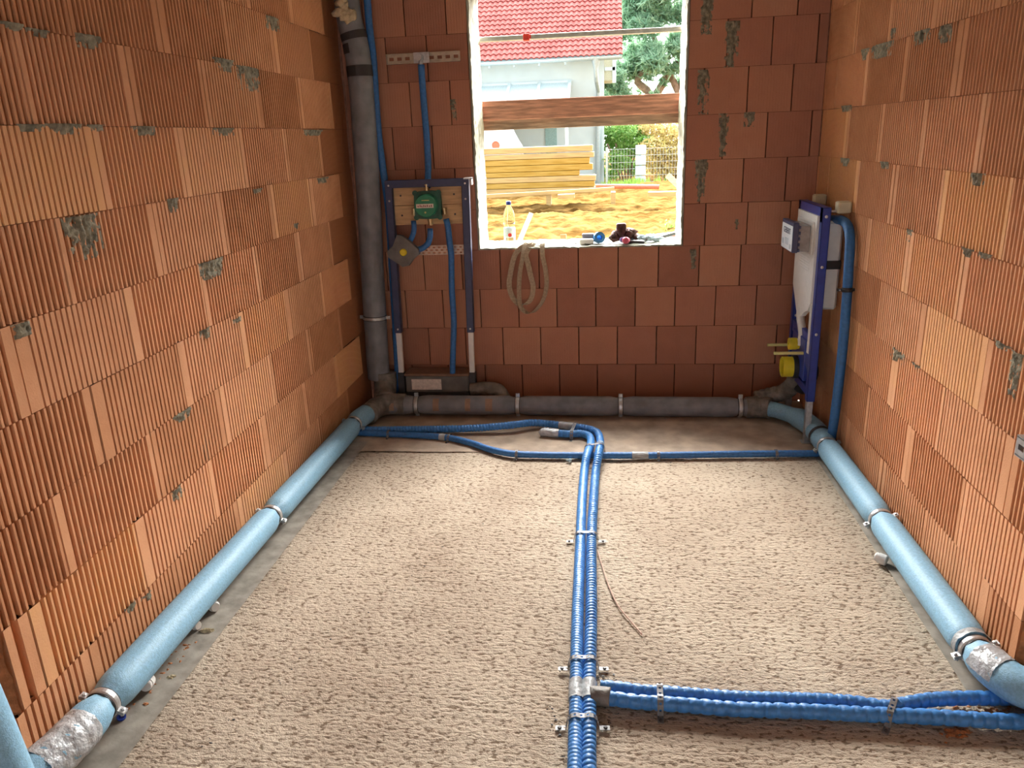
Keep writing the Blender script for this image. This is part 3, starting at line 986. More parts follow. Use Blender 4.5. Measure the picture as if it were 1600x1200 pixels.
mb.each('brass_fitting', mat('brass', (.55, .42, .22), .35, .8), t)

def Yp(pts, y): return [atY(*q, y) for q in pts]
bluepipe('blue water pipe hanging from the wall bracket down to the green mixer box', Yp([(658, 101), (660, 130), (663, 170), (667, 220), (669, 260), (668, 288)], -.05)[:-1]+[atY(668, 292, -.14)], .0195)
bluepipe('short blue pipe from the left side of the green mixer box into the grey tape', Yp([(646, 345), (647, 358), (644, 370), (638, 382)], -.14), .016)
bluepipe('blue pipe curving from under the green mixer box into the grey tape', Yp([(672, 357), (672, 370), (669, 380), (660, 388), (645, 392)], -.15), .0175)
bluepipe('long blue pipe from the right of the green mixer box to the drain housing', Yp([(697, 342), (700, 355), (702, 375), (705, 400), (706, 450), (709, 500), (708, 545), (707, 583)], -.165), .0185)
# square of grey tape with yellow cap
c = atY(631, 392, -.17)
t = thing('taped_outlet', 'grey taped diamond-shaped outlet with a yellow cap on the shower frame', 'pipe outlet', tuple(c))
mb = MB(); R_ = .096
dm = [(R_*math.cos(2*PI*k/24+.25)*(1-.0), 0) for k in range(24)]
poly = [(-.1, .0), (-.06, .035), (-.03, .10), (.0, .095), (.05, .055), (.095, .01), (.10, -.02), (.06, -.05), (.03, -.088), (-.01, -.095), (-.055, -.062), (-.095, -.035)]
mb.prism(poly, (c.x, -.155, c.z), (1, 0, 0), (0, 0, 1), (0, -.04, 0))
mb.build('tape_wrap', mat('grey_cloth_tape', (.16, .155, .15), .55, var=.25, scale=14, bump=.006, bscale=20), t)
MB().lathe([(.022, 0), (.022, .01), (.017, .014), (0, .014)], (c.x+.004, -.195, c.z-.005), (0, -1, 0), 20).build('yellow_cap', 'yellow', t)

# wall bracket (slotted rail) above the frame
a = atY(604, 92, -.03); b = atY(718, 88, -.03)
zc = (a.z+b.z)/2
t = thing('mounting_rail', 'slotted steel mounting rail on the back wall left of the window', 'bracket', (a.x, -.01, zc))
def slotted(mb, x0, x1, z, h, y0, y1, n):
    p = (x1-x0)/n
    mb.box((x0, y0, z-h/2), (x1, y1, z-h*.18)).box((x0, y0, z+h*.18), (x1, y1, z+h/2))
    for i in range(n+1):
        xx = x0+p*i
        mb.box((max(x0, xx-p*.22), y0, z-h*.18), (min(x1, xx+p*.22), y1, z+h*.18))
mb = MB(); slotted(mb, a.x, b.x, zc, .05, -.012, -.009, 9)
mb.box((a.x, -.03, zc-.028), (b.x, -.009, zc-.025)).box((a.x, -.03, zc+.025), (b.x, -.009, zc+.028)).box((a.x-.003, -.03, zc-.028), (a.x, -.009, zc+.028))
mb.build('rail', mat('zinc_plated_rail', (.55, .47, .36), .4, .5, var=.12), t)
cx = atY(656, 90, -.04).x
mb = MB().box((cx-.04, -.034, zc-.03), (cx+.055, -.031, zc+.03), .001).lathe([(.022, 0), (.022, .012), (.013, .012), (.013, .03), (.018, .03), (.018, .04)], (cx, -.034, zc), (0, -1, 0), 20)
mb.build('clamp_plate', 'steel', t)
MB().lathe([(.013, 0), (.013, .05), (.018, .05), (.018, .06)], (cx+.006, -.05, zc-.02), (0, 0, -1), 16).build('pipe_elbow', 'steel', t)

# ================================================================== TOILET FRAME on the right wall
FX = XR-.14
y0f, y1f, zt = -.712, -.215, 1.275
t = thing('toilet_frame', 'blue steel wall-hung toilet frame with white cistern standing against the right wall', 'toilet frame', (FX+.02, (y0f+y1f)/2, 0))
W = .042
for ya in (y0f, y1f-W):
    za = .245 if ya == y0f else .245
    mb = MB().box((FX, ya, za), (FX+.003, ya+W, zt), .0007).box((FX, ya, za), (FX+.042, ya+.003, zt), .0007).box((FX, ya+W-.003, za), (FX+.042, ya+W, zt), .0007)
    mb.box((FX+.039, ya, za), (FX+.042, ya+W, zt), .0007)
    u_ = mb.build('upright', 'frame_blue', t)
    hb = MB()
    for z in (zt-.045, zt-.30, .62): hb.lathe([(.008, 0), (.008, .002), (.004, .003)], (FX+.02, ya-.0005, z), (0, -1, 0), 10)
    hb.each('bolt', 'steel', u_)
    lg = MB().box((FX+.004, ya+.004, .006), (FX+.036, ya+W-.004, .27), .001)
    lg.box((FX-.01, ya-.006, 0), (FX+.05, ya+W+.006, .007), .001)
    l_ = lg.build('adjustable_leg', 'steel', t)
MB().box((FX, y0f, zt-.075), (FX+.004, y1f, zt), .001).box((FX, y0f, zt-.004), (FX+.04, y1f, zt), .001).build('top_rail', 'frame_blue', t)
mb = MB().box((FX+.004, y0f+.03, .53), (FX+.03, y1f-.03, .60), .003).box((FX+.002, y0f+.03, .27), (FX+.03, y1f-.03, .315), .003)
mb.box((FX-.004, y0f+.10, .33), (FX+.02, y1f-.10, .56), .004)
mb.prism([(0, 0), (.14, 0), (0, .1)], (FX, y0f+W, .5), (0, 1, 0), (0, 0, -1), (.02, 0, 0))
mb.build('bowl_support_plate', 'frame_blue', t)
# cistern
prof = [(-.205, .47), (-.205, 0.02), (-.16, -.03), (-.10, -.05), (-.03, -.09), (.05, -.105), (.10, -.06), (.15, .0), (.205, .05), (.205, .47)]
yc = (y0f+y1f)/2
mb = MB()
mb.prism(prof, (FX-.012, yc, .76), (0, 1, 0), (0, 0, 1), (.025, 0, 0))
mb.box((FX+.012, yc-.195, .74), (FX+.125, yc+.195, 1.20), .012)
cis = mb.build('cistern', 'foamwhite', t)
mb = MB()
for k in range(6):
    z = 1.0-.014*k
    mb.box((FX-.0135, yc-.12+.012*(k % 2), z), (FX-.0118, yc+.10-.02*(k % 3), z+.0035))
mb.build('embossed_text_lines', 'foamwhite', cis)
MB().box((FX+.011, yc-.197, .955), (FX+.127, yc+.197, 1.0), .002).build('black_strap', 'black', t)
# flush access sleeve and cover with label
mb = MB().box((FX-.022, yc-.17, 1.025), (FX-.010, yc+.15, 1.195), .004)
mb.build('access_frame', 'white', t)
mb = MB().box((FX-.085, yc-.135, 1.04), (FX-.02, yc+.10, 1.175), .004)
mb.build('protection_sleeve', 'sleeve', t)
mb = MB().box((FX-.112, yc-.145, 1.035), (FX-.083, yc+.115, 1.19), .003)
for k in range(5): mb.box((FX-.083, yc-.147, 1.04+.03*k), (FX-.074, yc-.11, 1.055+.03*k), .001)
cv = mb.build('inspection_cover', 'frame_navy', t)
MB().box((FX-.1135, yc-.137, 1.04), (FX-.1118, yc+.108, 1.172)).build('cover_label', 'label', cv)
def text_mesh(body, size, name, m, parent, mx):
    cu = bpy.data.curves.new(name, 'FONT'); cu.body = body; cu.size = size; cu.extrude = .0003
    cu.align_x = 'CENTER'; cu.align_y = 'CENTER'
    tmp = bpy.data.objects.new(name, cu); C.objects.link(tmp)
    dg = bpy.context.evaluated_depsgraph_get(); dg.update()
    me = bpy.data.meshes.new_from_object(tmp.evaluated_get(dg))
    bpy.data.objects.remove(tmp)
    me.transform(Matrix.Translation(-ORG[parent.name]) @ mx)
    me.materials.clear(); me.materials.append(M[m])
    o = bpy.data.objects.new(name, me); C.objects.link(o); o.parent = parent; ORG[o.name] = ORG[parent.name]
    return o
# the label faces -x; text reads along -y
mx = Matrix(((0, 0, -1, FX-.1142), (-1, 0, 0, yc-.015), (0, 1, 0, 1.138), (0, 0, 0, 1)))
text_mesh('GEBERIT', .043, 'lettering', 'ink', cv, mx)
mb = MB().box((FX-.1139, yc-.06, 1.065), (FX-.1134, yc+.02, 1.10)).box((FX-.1139, yc+.05, 1.06), (FX-.1134, yc+.09, 1.09)).box((FX-.1139, yc-.12, 1.05), (FX-.1134, yc-.08, 1.075))
mb.build('label_drawing', mat('pale_grey_print', (.52, .60, .66), .6), cv)
# flush pipe
MB().tube([(FX+.01, yc+.06, .73), (FX+.005, yc+.05, .66), (FX+.01, yc-.01, .56), (FX+.0, yc-.02, .50)], .022, 16, step=.02).build('flush_pipe', 'white', t, smooth=True)
MB().box((FX-.004, y0f+W+.004, .50), (FX+.018, y0f+W+.036, .82), .004).build('white_flush_bend_guard', 'white', t)
# yellow plugs and rods
zpl = .50
pA = atY(1231, 537, yc); pB = atY(1231, 573, yc)
mb = MB().lathe([(.026, .04), (.034, .04), (.034, 0), (.030, -.004), (.030, -.06), (.024, -.09)], (pA.x+.045, yc, pA.z), (-1, 0, 0), 28)
mb.lathe([(.0, .034), (.026, .034)], (pA.x+.045, yc, pA.z), (-1, 0, 0), 28).lathe([(.008, .034), (.006, .046), (0, .047)], (pA.x+.045, yc, pA.z), (-1, 0, 0), 12)
mb.build('yellow_flush_plug', 'yellow', t, smooth=False)
mb = MB().lathe([(.057, 0), (.058, .118), (.054, .120), (.052, .116), (.051, .02), (0, .02)], (pB.x+.085, yc, pB.z), (-1, 0, 0), 36)
mb.build('yellow_drain_plug', 'yellow', t, smooth=False)
MB().lathe([(.06, 0), (.06, .03), (.066, .03), (.066, .06)], (FX+.03, yc, pB.z), (-1, 0, 0), 28).build('black_drain_collar', 'black', t)
for (q, yy) in (((1199, 539), yc+.115), ((1209, 552), yc-.115)):
    p = atY(*q, yy)
    MB().lathe([(.0085, 0), (.0085, FX+.01-p.x)], p, (1, 0, 0), 14).build('threaded_rod_sleeve', 'yellowpale', t)
MB().tube([(FX+.02, yc, pB.z), (FX+.06, yc, pB.z-.0), (FX+.08, yc+.05, pB.z-.07), (FX+.05, yc+.10, pB.z-.16)], .048, 20, step=.02).build('drain_bend', 'black', t, smooth=True)
# wall anchors
for ya in (y0f+.02, y1f-.02):
    mb = MB().lathe([(.006, 0), (.006, .10)], (FX+.04, ya, zt-.02), (1, 0, 0), 10)
    r2 = mb.build('anchor_rod', 'steel', t)
    MB().box((FX+.07, ya-.03, zt-.03), (FX+.135, ya+.03, zt+.028), .006).build('anchor_block', 'beige', r2)

# blue supply pipe on the right wall
xw = XR-.035
pp = [atX(1300, 343, FX+.09), atX(1314, 344, xw-.01), atX(1324, 352, xw), atX(1328, 372, xw), atX(1326, 420, xw), atX(1322, 480, xw), atX(1316, 550, xw), atX(1308, 620, xw), atX(1302, 665, xw), atX(1297, 690, xw)]
pp[-1].z = .03
t = thing('water_pipe', 'blue water pipe running up the right wall behind the white cistern', 'pipe', tuple(pp[-1]))
MB().tube(pp, .0235, 18, step=.015, rf=wrinkle([], amp=.02, seed=77)).build('pipe_body', 'hose_dull', t, smooth=True)
c = nearest(pp, atX(1323, 452, xw)); clamp(t, c[1], c[2], .0235, lug=(0, 1, 0), mt='black', w=.014)
# slotted steel rail at the right edge
p0 = atX(1589, 695, XR-.02)
t = thing('mounting_rail', 'slotted steel mounting rail on the right wall at the picture edge', 'bracket', (XR-.01, p0.y-.3, p0.z))
mb = MB(); mb2 = MB()
slotted(mb, 0, .7, 0, .05, 0, .003, 13)
mb.box((0, 0, -.032), (.7, .022, -.029)).box((0, 0, .029), (.7, .022, .032)).box((-.003, 0, -.032), (0, .022, .032))
mb.v = [(XR-.022+y, p0.y-x, p0.z+z) for (x, y, z) in mb.v]
mb.build('rail', 'steel', t)
MB().box((XR-.02, p0.y-.1, p0.z-.02), (XR, p0.y-.06, p0.z+.02)).box((XR-.02, p0.y-.6, p0.z-.02), (XR, p0.y-.56, p0.z+.02)).each('spacer', 'steel', t)

# ================================================================== FLOOR HOSES
def spiral(pitch=.022, amp=.05, seed=0, tilt=1.0):
    def rf(s, th):
        wob = .25*noise.noise(Vector((s*14, seed, math.cos(th)*.8)))
        ph = (s/pitch+tilt*th/(2*PI)+wob) % 1
        a = amp*(.55+.9*max(0, .5+noise.noise(Vector((s*22, seed*2, math.sin(th)*1.2)))))
        g = -a*math.exp(-((ph-.5)/.16)**2)
        return 1+g+.025*noise.noise(Vector((math.cos(th)*1.3, math.sin(th)*1.3, s*12+seed)))
    return rf
RH = .0218
def Zp(pts, z): return [atZ(*q, z) for q in pts]
def hose(label, pts, r=RH, mt='hose', rf=None, step=.0024, zs=None):
    t = thing('insulated_hose', label, 'hose', tuple(pts[len(pts)//2]))
    MB().tube(pts, r, 20, step=step, rf=rf).build('hose_body', mt, t, smooth=True)
    return t
zz = .028
A = Zp([(898.5, 1215), (899, 1170), (900, 1120), (901, 1050), (902.5, 960), (906.7, 850), (909, 790), (913, 735)], zz)+[atZ(917, 711, .062), atZ(923, 694, .04), atZ(921, 682, .032), atZ(908, 677.5, .03), atZ(885, 678, .03), atZ(850, 675, .03)]
B_ = Zp([(920, 1215), (920, 1170), (920.5, 1120), (921, 1050), (923.8, 960), (924, 850), (927, 790), (931, 735)], zz)+[atZ(935.5, 709, .062), atZ(938, 691, .045), atZ(933, 676, .035), atZ(914, 669, .032), atZ(885, 665.5, .032), atZ(855, 662, .035), atZ(830, 660.5, .045), atZ(800, 664, .05), atZ(740, 669, .038), atZ(650, 671, .03), atZ(560, 672, .028)]
hA = hose('left hose of the central floor pair, finely wrapped, ending in silver tape', A, rf=spiral(.0145, .09, 1, 1))
hB = hose('right hose of the central floor pair, coarsely ribbed, turning left at the back', B_, rf=spiral(.0185, .16, 2, -1.0))
band_patch(hA, A, lens_of(A, .008)[1][-1]-.10, 99, RH+.003, 'silver_tape', 'tape_silver', amp=.005, seed=2)
mb = MB().lump(A[-1], (.03, .026, .026), 3, .2); mb.build('taped_end', 'tape_silver', hA, smooth=True)
for (h, pts, q) in ((hA, A, (902, 1080)), (hB, B_, (922, 1080))):
    s = nearest(pts, atZ(*q, zz), .008)[0]
    band_patch(h, pts, s-.045, s+.045, RH+.0022, 'silver_tape', 'tape_dull', amp=.003, seed=int(q[0]))
s = nearest(B_, atZ(885, 665, .033), .008)[0]
band_patch(hB, B_, s-.05, s+.045, RH+.0018, 'silver_tape', 'tape_dull', amp=.002, seed=31)
s = nearest(B_, atZ(937, 695, .05), .008)[0]
band_patch(hB, B_, s-.02, s+.0, RH+.0018, 'silver_tape', 'tape_dull', amp=.001, seed=35)
Hc = Zp([(556, 676), (600, 678), (650, 680), (700, 684), (735, 692), (765, 702), (800, 709), (850, 711), (905, 711.5), (940, 711.5), (1020, 711.5), (1120, 710), (1200, 709), (1285, 708)], .022)
Hc.append(Vector((1.42, Hc[-1].y+.02, .03)))
hC = hose('thin blue hose crossing the whole floor near the back, passing under the pair', Hc, r=.0185, mt='hose_dull', rf=spiral(.024, .06, 5, 1), step=.003)
for q in ((690, 683), (1000, 711.5)):
    s = nearest(Hc, atZ(*q, .022), .008)[0]
    band_patch(hC, Hc, s-.02 if q[0] < 900 else s-.05, s+.03 if q[0] < 900 else s+.05, .0200, 'grey_tape', 'tape_dull', amp=.002, seed=q[0])
D_ = Zp([(938, 1090), (960, 1092), (1000, 1097), (1060, 1101), (1150, 1108), (1250, 1111), (1350, 1116), (1450, 1120), (1550, 1126), (1600, 1128), (1680, 1132)], .027)
E_ = Zp([(938, 1083), (965, 1084), (1000, 1086), (1060, 1090), (1150, 1094), (1250, 1098), (1330, 1103), (1385, 1105), (1415, 1100), (1450, 1094), (1500, 1091), (1560, 1091), (1600, 1090), (1680, 1084)], .030)
dist = lambda: None
for i in range(len(E_)):   # keep the two hoses touching, not merged, up to the strap
    if i < 8:
        d = min(D_, key=lambda q: abs(q.x-E_[i].x))
        if (d-E_[i]).length < .045: E_[i].y = d.y+.045
hose('front hose of the right hand branch, deep blue wrapped, leading into the right wall', D_, r=.0228, rf=spiral(.036, .14, 8, .3))
hose('rear hose of the right hand branch, swinging away near the right wall', E_, r=.0218, rf=spiral(.030, .15, 9, .3))
t = thing('hose_tee', 'grey taped tee joining the right hand branch to the central hoses', 'hose fitting', tuple(atZ(940, 1090, .0)))
pt = Zp([(922, 1088), (936, 1088), (953, 1090)], .030)
MB().tube(pt, .030, 20, step=.006, rf=wrinkle([], amp=.12, seed=6)).build('tape_wrap', 'tape_dirty', t, smooth=True)

def strap(label, pts2, h=.046, wdt=.018, foot=.035, n=None, r=RH):
    """perforated steel strap bent over hoses. pts2: centres of hoses it covers"""
    c0, c1 = Vector(pts2[0]), Vector(pts2[-1])
    if (c1-c0).length < 1e-4: d = Vector(n).normalized()
    else: d = (c1-c0); d.z = 0; d.normalize()
    wv = Vector((-d.y, d.x, 0))
    prof = []
    a = Vector((c0.x, c0.y, 0))-d*(r+.004)
    top = max(c0.z, c1.z)+r+.004
    prof.append(a-d*foot+Vector((0, 0, .006)))
    prof.append(a-d*.004+Vector((0, 0, .006)))
    for c in [c0] if (c1-c0).length < 1e-4 else [c0, c1]:
        c = Vector(c)
        ks = range(7)
        for k in ks:
            th = PI-PI*k/6
            if (c1-c0).length > 1e-4 and ((c == c0 and th < PI*.3) or (c == c1 and th > PI*.7)): continue
            prof.append(c+d*math.cos(th)*(r+.004)+Vector((0, 0, math.sin(th)*(r+.0045))))
    b = Vector((c1.x, c1.y, 0))+d*(r+.004)
    prof.append(b+d*.004+Vector((0, 0, .006))); prof.append(b+d*foot+Vector((0, 0, .006)))
    mid = (a+b)/2
    t = thing('perforated_strap', label, 'strap', (mid.x, mid.y, 0))
    mb = MB()
    # resample and cut holes
    P = []
    for i in range(len(prof)-1):
        m_ = max(1, int((prof[i+1]-prof[i]).length/.006))
        P += [prof[i].lerp(prof[i+1], k/m_) for k in range(m_)]
    P.append(prof[-1])
    for i in range(len(P)-1):
        tt = (P[i+1]-P[i]).normalized(); nn = tt.cross(wv).normalized()
        if nn.z < -1e-3: nn = -nn
        for (w0, w1) in (((-.5, -.2), (.2, .5)) if i % 3 == 1 else ((-.5, .5),)):
            q = [P[i]+wv*w0*wdt, P[i+1]+wv*w0*wdt, P[i+1]+wv*w1*wdt, P[i]+wv*w1*wdt]
            mb.add([v for v in q]+[v+nn*.0012 for v in q], [(3, 2, 1, 0), (4, 5, 6, 7), (0, 1, 5, 4), (1, 2, 6, 5), (2, 3, 7, 6), (3, 0, 4, 7)])
    mb.build('steel_band', 'strap_metal', t)
    mb = MB()
    for p in (prof[0].lerp(prof[1], .4), prof[-1].lerp(prof[-2], .4)):
        mb.lathe([(.006, .0005), (.006, .003), (.004, .005), (.002, .005)], p, (0, 0, 1), 8)
    mb.each('screw', 'darkplastic', t)
    return t
def pairat(y):
    a = nearest(A, atZ(903, y, zz), .01)[1]; b = nearest(B_, atZ(924, y, zz), .01)[1]
    return [a, b]
strap('perforated strap over the central pair where it crosses the thin hose', pairat(707))
strap('perforated strap over the central pair halfway down the floor', pairat(839))
strap('perforated strap over the central pair just above the grey taped joint', pairat(1037))
strap('perforated strap over the central pair just below the right hand branch', pairat(1128))
strap('upright-looking perforated strap over the bend at the back end of the central pair', [nearest(A, atZ(893, 678, .03), .01)[1], nearest(B_, atZ(897, 667, .033), .01)[1]])
for i, (q, lb) in enumerate((((607, 678), 'leftmost'), ((702, 685), 'second from left'), ((808, 710), 'third from left'), ((1028, 711), 'first right of the central pair'), ((1213, 709), 'rightmost'))):
    c = nearest(Hc, atZ(*q, .022), .01)
    n_ = c[2].cross(Vector((0, 0, 1)))
    strap('small strap over the thin crossing hose, %s' % lb, [c[1], c[1]], r=.0185, wdt=.014, foot=.022, n=n_)
for q, lb in (((1032, 1098), 'perforated strap over the right hand branch near the taped tee'), ((1392, 1108), 'perforated strap over the right hand branch where its rear hose swings away')):
    a = nearest(D_, atZ(q[0], q[1]+6, .027), .01)[1]; b = nearest(E_, atZ(q[0], q[1]-6, .03), .01)[1]
    strap(lb, [a, b])

# ================================================================== SMALL THINGS ON THE FLOOR
def cup(q, label, ax, mtx_tilt=0, r=.021, h=.045):
    c = atZ(*q, r+.002)
    t = MB()
    t.lathe([(0, 0), (r*.85, 0), (r, .004), (r, h*.7), (r*.88, h*.72), (r*.86, h-.004), (r*.75, h), (0, h)], c-Vector(ax)*h/2, ax, 24)
    return tag(t.build('plastic_end_cap', 'white', smooth=False), label, 'cap', group=None)
cup((333, 946), 'white plastic cap lying beside the left pipe, farthest of the three by it', (.75, -.6, .1))
cup((303, 976), 'white plastic cap mostly tucked under the left pipe', (.9, -.3, .05), r=.018)
cup((230, 1067), 'white plastic cap lying beside the left pipe, nearest to the camera', (.3, -.9, .1), r=.022)
cup((1377, 873), 'white plastic cap lying beside the right pipe', (-.75, .6, .1))
tag(MB().lathe([(.013, 0), (.014, .006), (.009, .006), (.009, .002), (0, .002)], atZ(190, 1122, .006), (.1, -.1, 1), 18).build('bottle_cap', 'frame_blue'), 'small dark blue screw cap lying beside the left pipe near its front clamp', 'cap')
tag(MB().tube(Zp([(934, 862), (941, 885), (951, 915), (965, 945), (985, 970), (1003, 991)], .006), .0028, 8, step=.01).build('cord', 'cord', smooth=True), 'thin pinkish cord lying on the floor right of the central hoses', 'cord')
tag(MB().lathe([(.010, 0), (.012, .012), (.007, .014), (.004, .03)], atZ(893, 720, .01), (-1, .1, .1), 10).build('wall_plug', 'ltblue'), 'small blue and white plug lying left of the central hoses', 'wall plug')
def scatter(name, label, regions, cnt, size, m, cat='debris', seed=1, zb=.0):
    rn = random.Random(seed); mb = MB()
    for k in range(cnt):
        x0, y0, x1, y1 = rn.choice(regions)
        tt = rn.random()
        p = atZ(x0+(x1-x0)*tt+rn.gauss(0, 6), y0+(y1-y0)*tt+rn.gauss(0, 5), 0)
        if not (XL+.02 < p.x < XR-.02): continue
        s = size*rn.uniform(.4, 1.4)
        mb.lump((p.x, p.y, zb+s*.35), (s*rn.uniform(.6, 1.6), s*rn.uniform(.5, 1.1), s*.45), k, .4, 1)
    return tag(mb.build(name, m), label, cat, kind='stuff')
scatter('rubble', 'crumbs of broken clay beside the left pipe', [(285, 1010, 215, 1100), (300, 1000, 200, 1110)], 70, .006, 'clay_raw', seed=3)
scatter('plaster_crumbs', 'pale crumbs scattered on the grey strip beside the left pipe', [(410, 850, 350, 930), (500, 720, 480, 780), (345, 965, 300, 1000)], 90, .0035, 'foam', seed=4)
scatter('rubble', 'orange clay crumbs around the hoses at the right wall', [(1430, 1112, 1590, 1110), (1470, 1150, 1510, 1140), (1480, 1140, 1520, 1146)], 110, .006, 'clay_raw', seed=5)
scatter('grit', 'dark grit scattered over the concrete floor', [(620, 640+60, 1200, 730), (880, 1040, 1000, 1070), (860, 1100, 880, 1190), (940, 1050, 960, 1150), (300, 1180, 800, 760)], 120, .0032, 'darkplastic', seed=6)
for i, (q, s, lb) in enumerate((((322, 986), (.025, .010, .007), 'flat pale chip lying beside the left pipe, the larger of two'), ((268, 1058), (.012, .008, .006), 'small pale chip beside the left pipe near the second white cap'),
                                ((1075, 717), (.022, .005, .004), 'white splinter lying in front of the thin crossing hose'))):
    p = atZ(*q, s[2]*.8)
    tag(MB().lump(p, s, i+3, .5, 2).build('plaster_chip', 'foamwhite' if i == 2 else 'foam'), lb, 'debris')
tag(MB().lump(atZ(228, 1100, .004), (.012, .008, .004), 5, .5, 1).build('clay_chip', 'clay_raw'), 'small orange clay chip beside the left pipe near the blue screw cap', 'debris')

# pipe standing in the opening, bottom left
p = Vector((-1.47, -3.48, 0))
pb = [atY(-8, 1075, -3.48), atY(10, 1150, -3.48), atY(20, 1230, -3.48)]
q0 = atY(-10, 1120, -3.58)
tag(MB().tube([(q0.x-.05, -3.58, .62), (q0.x-.02, -3.58, .35), (q0.x+.01, -3.58, 0.0)], .058, 24, step=.03).build('insulated_riser', 'ins_blue', smooth=True), 'light blue insulated riser standing in the broken opening at the bottom left corner', 'pipe')

# ================================================================== SILL THINGS
ZS = WZ0+.012
bp_ = atY(797, 384, .16); bx0 = bp_.x
t = thing('water_bottle', 'clear plastic water bottle with a blue cap standing on the window sill', 'bottle', (bx0, .16, ZS))
pf = [(.0, 0), (.024, 0), (.033, .006), (.034, .015), (.031, .022), (.037, .03), (.037, .11), (.033, .118), (.036, .128), (.037, .16), (.035, .19), (.026, .22), (.014, .24), (.0125, .25), (.0125, .262)]
MB().lathe(pf, (bx0, .16, ZS), (0, 0, 1), 32).build('bottle_body', 'pet', t, smooth=True)
lb = MB().lathe([(.0378, .045), (.0378, .105)], (bx0, .16, ZS), (0, 0, 1), 32)
lb.f = lb.f[:-2]
lb = lb.build('bottle_label', mat('pale_bottle_label', (.62, .70, .74), .5, var=.15, scale=80), t, smooth=True)
MB().lathe([(.012, 0), (.012, .0015)], (bx0+.006, .16-.0372, ZS+.062), (0, -1, 0), 18).build('label_logo', 'red', lb)
MB().lathe([(.0155, .248), (.0155, .268), (.013, .27), (0, .27)], (bx0, .16, ZS), (0, 0, 1), 20).build('bottle_cap', 'frame_blue', t)

def ribbon(pts, w, wdir, th=.0016):
    P = path(pts, .012); vs = []; fs = []
    for i, p in enumerate(P):
        tt = (P[min(i+1, len(P)-1)]-P[max(i-1, 0)]).normalized()
        wd = Vector(wdir[min(int(i/len(P)*len(wdir)), len(wdir)-1)]) if isinstance(wdir[0], (tuple, list)) else Vector(wdir)
        wd = (wd-tt*wd.dot(tt)).normalized(); nn = tt.cross(wd)
        for (a_, b_) in ((-1, -1), (1, -1), (1, 1), (-1, 1)): vs.append(p+wd*a_*w/2+nn*b_*th/2)
    for i in range(len(P)-1):
        for k in range(4): fs.append((i*4+k, i*4+(k+1) % 4, (i+1)*4+(k+1) % 4, (i+1)*4+k))
    return MB().add(vs, fs)
ys = -.024
def S(x, y, yy=ys): return atY(x, y, yy)
t = thing('webbing_strap', 'beige webbing strap hanging in loops over the edge of the window sill', 'strap', tuple(S(825, 390)))
zt_ = ZS+.012
l1 = [Vector((S(845, 385).x, .12, zt_)), Vector((S(825, 385).x, .02, zt_+.004)), S(806, 396), S(797, 430), S(796, 450), S(803, 468), S(815, 476), S(828, 470), S(833, 450), S(829, 430), S(825, 412), S(822, 396), Vector((S(832, 385).x, .03, zt_+.006)), Vector((S(850, 385).x, .1, zt_+.006))]
ribbon(l1, .034, (.9, .42, 0)).build('left_loop', 'webbing', t, smooth=False)
l2 = [Vector((S(835, 385).x, .10, zt_+.003)), Vector((S(822, 385).x, .01, zt_+.008)), S(817, 400, ys-.012), S(812, 430, ys-.012), S(811, 455, ys-.012), S(813, 478, ys-.012), S(822, 488, ys-.012), S(834, 487, ys-.012), S(848, 470, ys-.012), S(854, 445, ys-.012), S(852, 420, ys-.012), S(848, 400, ys-.012), Vector((S(847, 386).x, .0, zt_+.01)), Vector((S(846, 386).x, .1, zt_+.008))]
ribbon(l2, .034, (.75, .66, 0)).build('long_loop', 'webbing', t, smooth=False)

def sill_item(q, yy): p = atY(*q, yy); return p.x
# left group
x = sill_item((917, 375), .12)
tag(MB().box((x-.02, .10, ZS), (x+.035, .14, ZS+.045), .003, Matrix.Translation((0, 0, 0))).build('carton', mat('dark_grey_card', (.14, .14, .17), .7)), 'small dark grey carton standing on the window sill', 'box')
x = sill_item((917, 380), .06)
tag(MB().box((x-.035, .045, ZS), (x+.03, .085, ZS+.026), .005).build('white_packet', 'white'), 'white packet lying on the window sill in front of the dark carton', 'packet')
x = sill_item((932, 377), .10)
tag(MB().lathe([(.012, 0), (.026, 0), (.026, .024), (.012, .024), (.012, 0)], (x+.012, .10, ZS+.026), (.3, -.9, .15), 24).build('tape_roll', 'bluetape'), 'roll of blue tape leaning on the dark carton on the sill', 'tape roll')
x = sill_item((898, 381), .06)
tag(MB().tube([(x-.01, .07, ZS+.004), (x+.03, .05, ZS+.012), (x+.09, .04, ZS+.004), (x+.16, .035, ZS+.006), (x+.23, .04, ZS+.004)], .003, 8, step=.01).build('cable', 'black', smooth=True), 'thin black cable lying on the window sill between the two heaps', 'cable')
# right group
x = sill_item((971, 372), .11)
mb = MB()
for k in range(9):
    mb.lump((x-.03+.011*k, .10+.012*((k*7) % 3), ZS+.022+.009*((k*5) % 4)), (.022, .02, .018), k+50, .5, 2)
mb.box((x-.02, .09, ZS+.05), (x+.025, .13, ZS+.088), .006, Matrix.Rotation(.0, 4, 'Z'))
tag(mb.build('work_gloves', 'maroon', smooth=True), 'crumpled maroon and black work gloves on the window sill', 'gloves')
x = sill_item((980, 383), .04)
tag(MB().lathe([(.013, 0), (.016, .012), (.016, .022), (.009, .03), (0, .032)], (x+.0, .04, ZS+.018), (-.5, -.8, .1), 20).build('pink_knob', 'pink'), 'pink round cap lying at the front edge of the sill', 'cap')
tag(MB().lathe([(.012, 0), (.013, .02), (.008, .03), (0, .032)], (x-.01, .055, ZS+.018), (-1, -.2, .1), 20).build('purple_cap', 'purple'), 'purple cap lying beside the pink one on the sill', 'cap')
t = thing('pliers', 'pliers with black handles lying on the front edge of the window sill', 'pliers', (x+.05, .035, ZS))
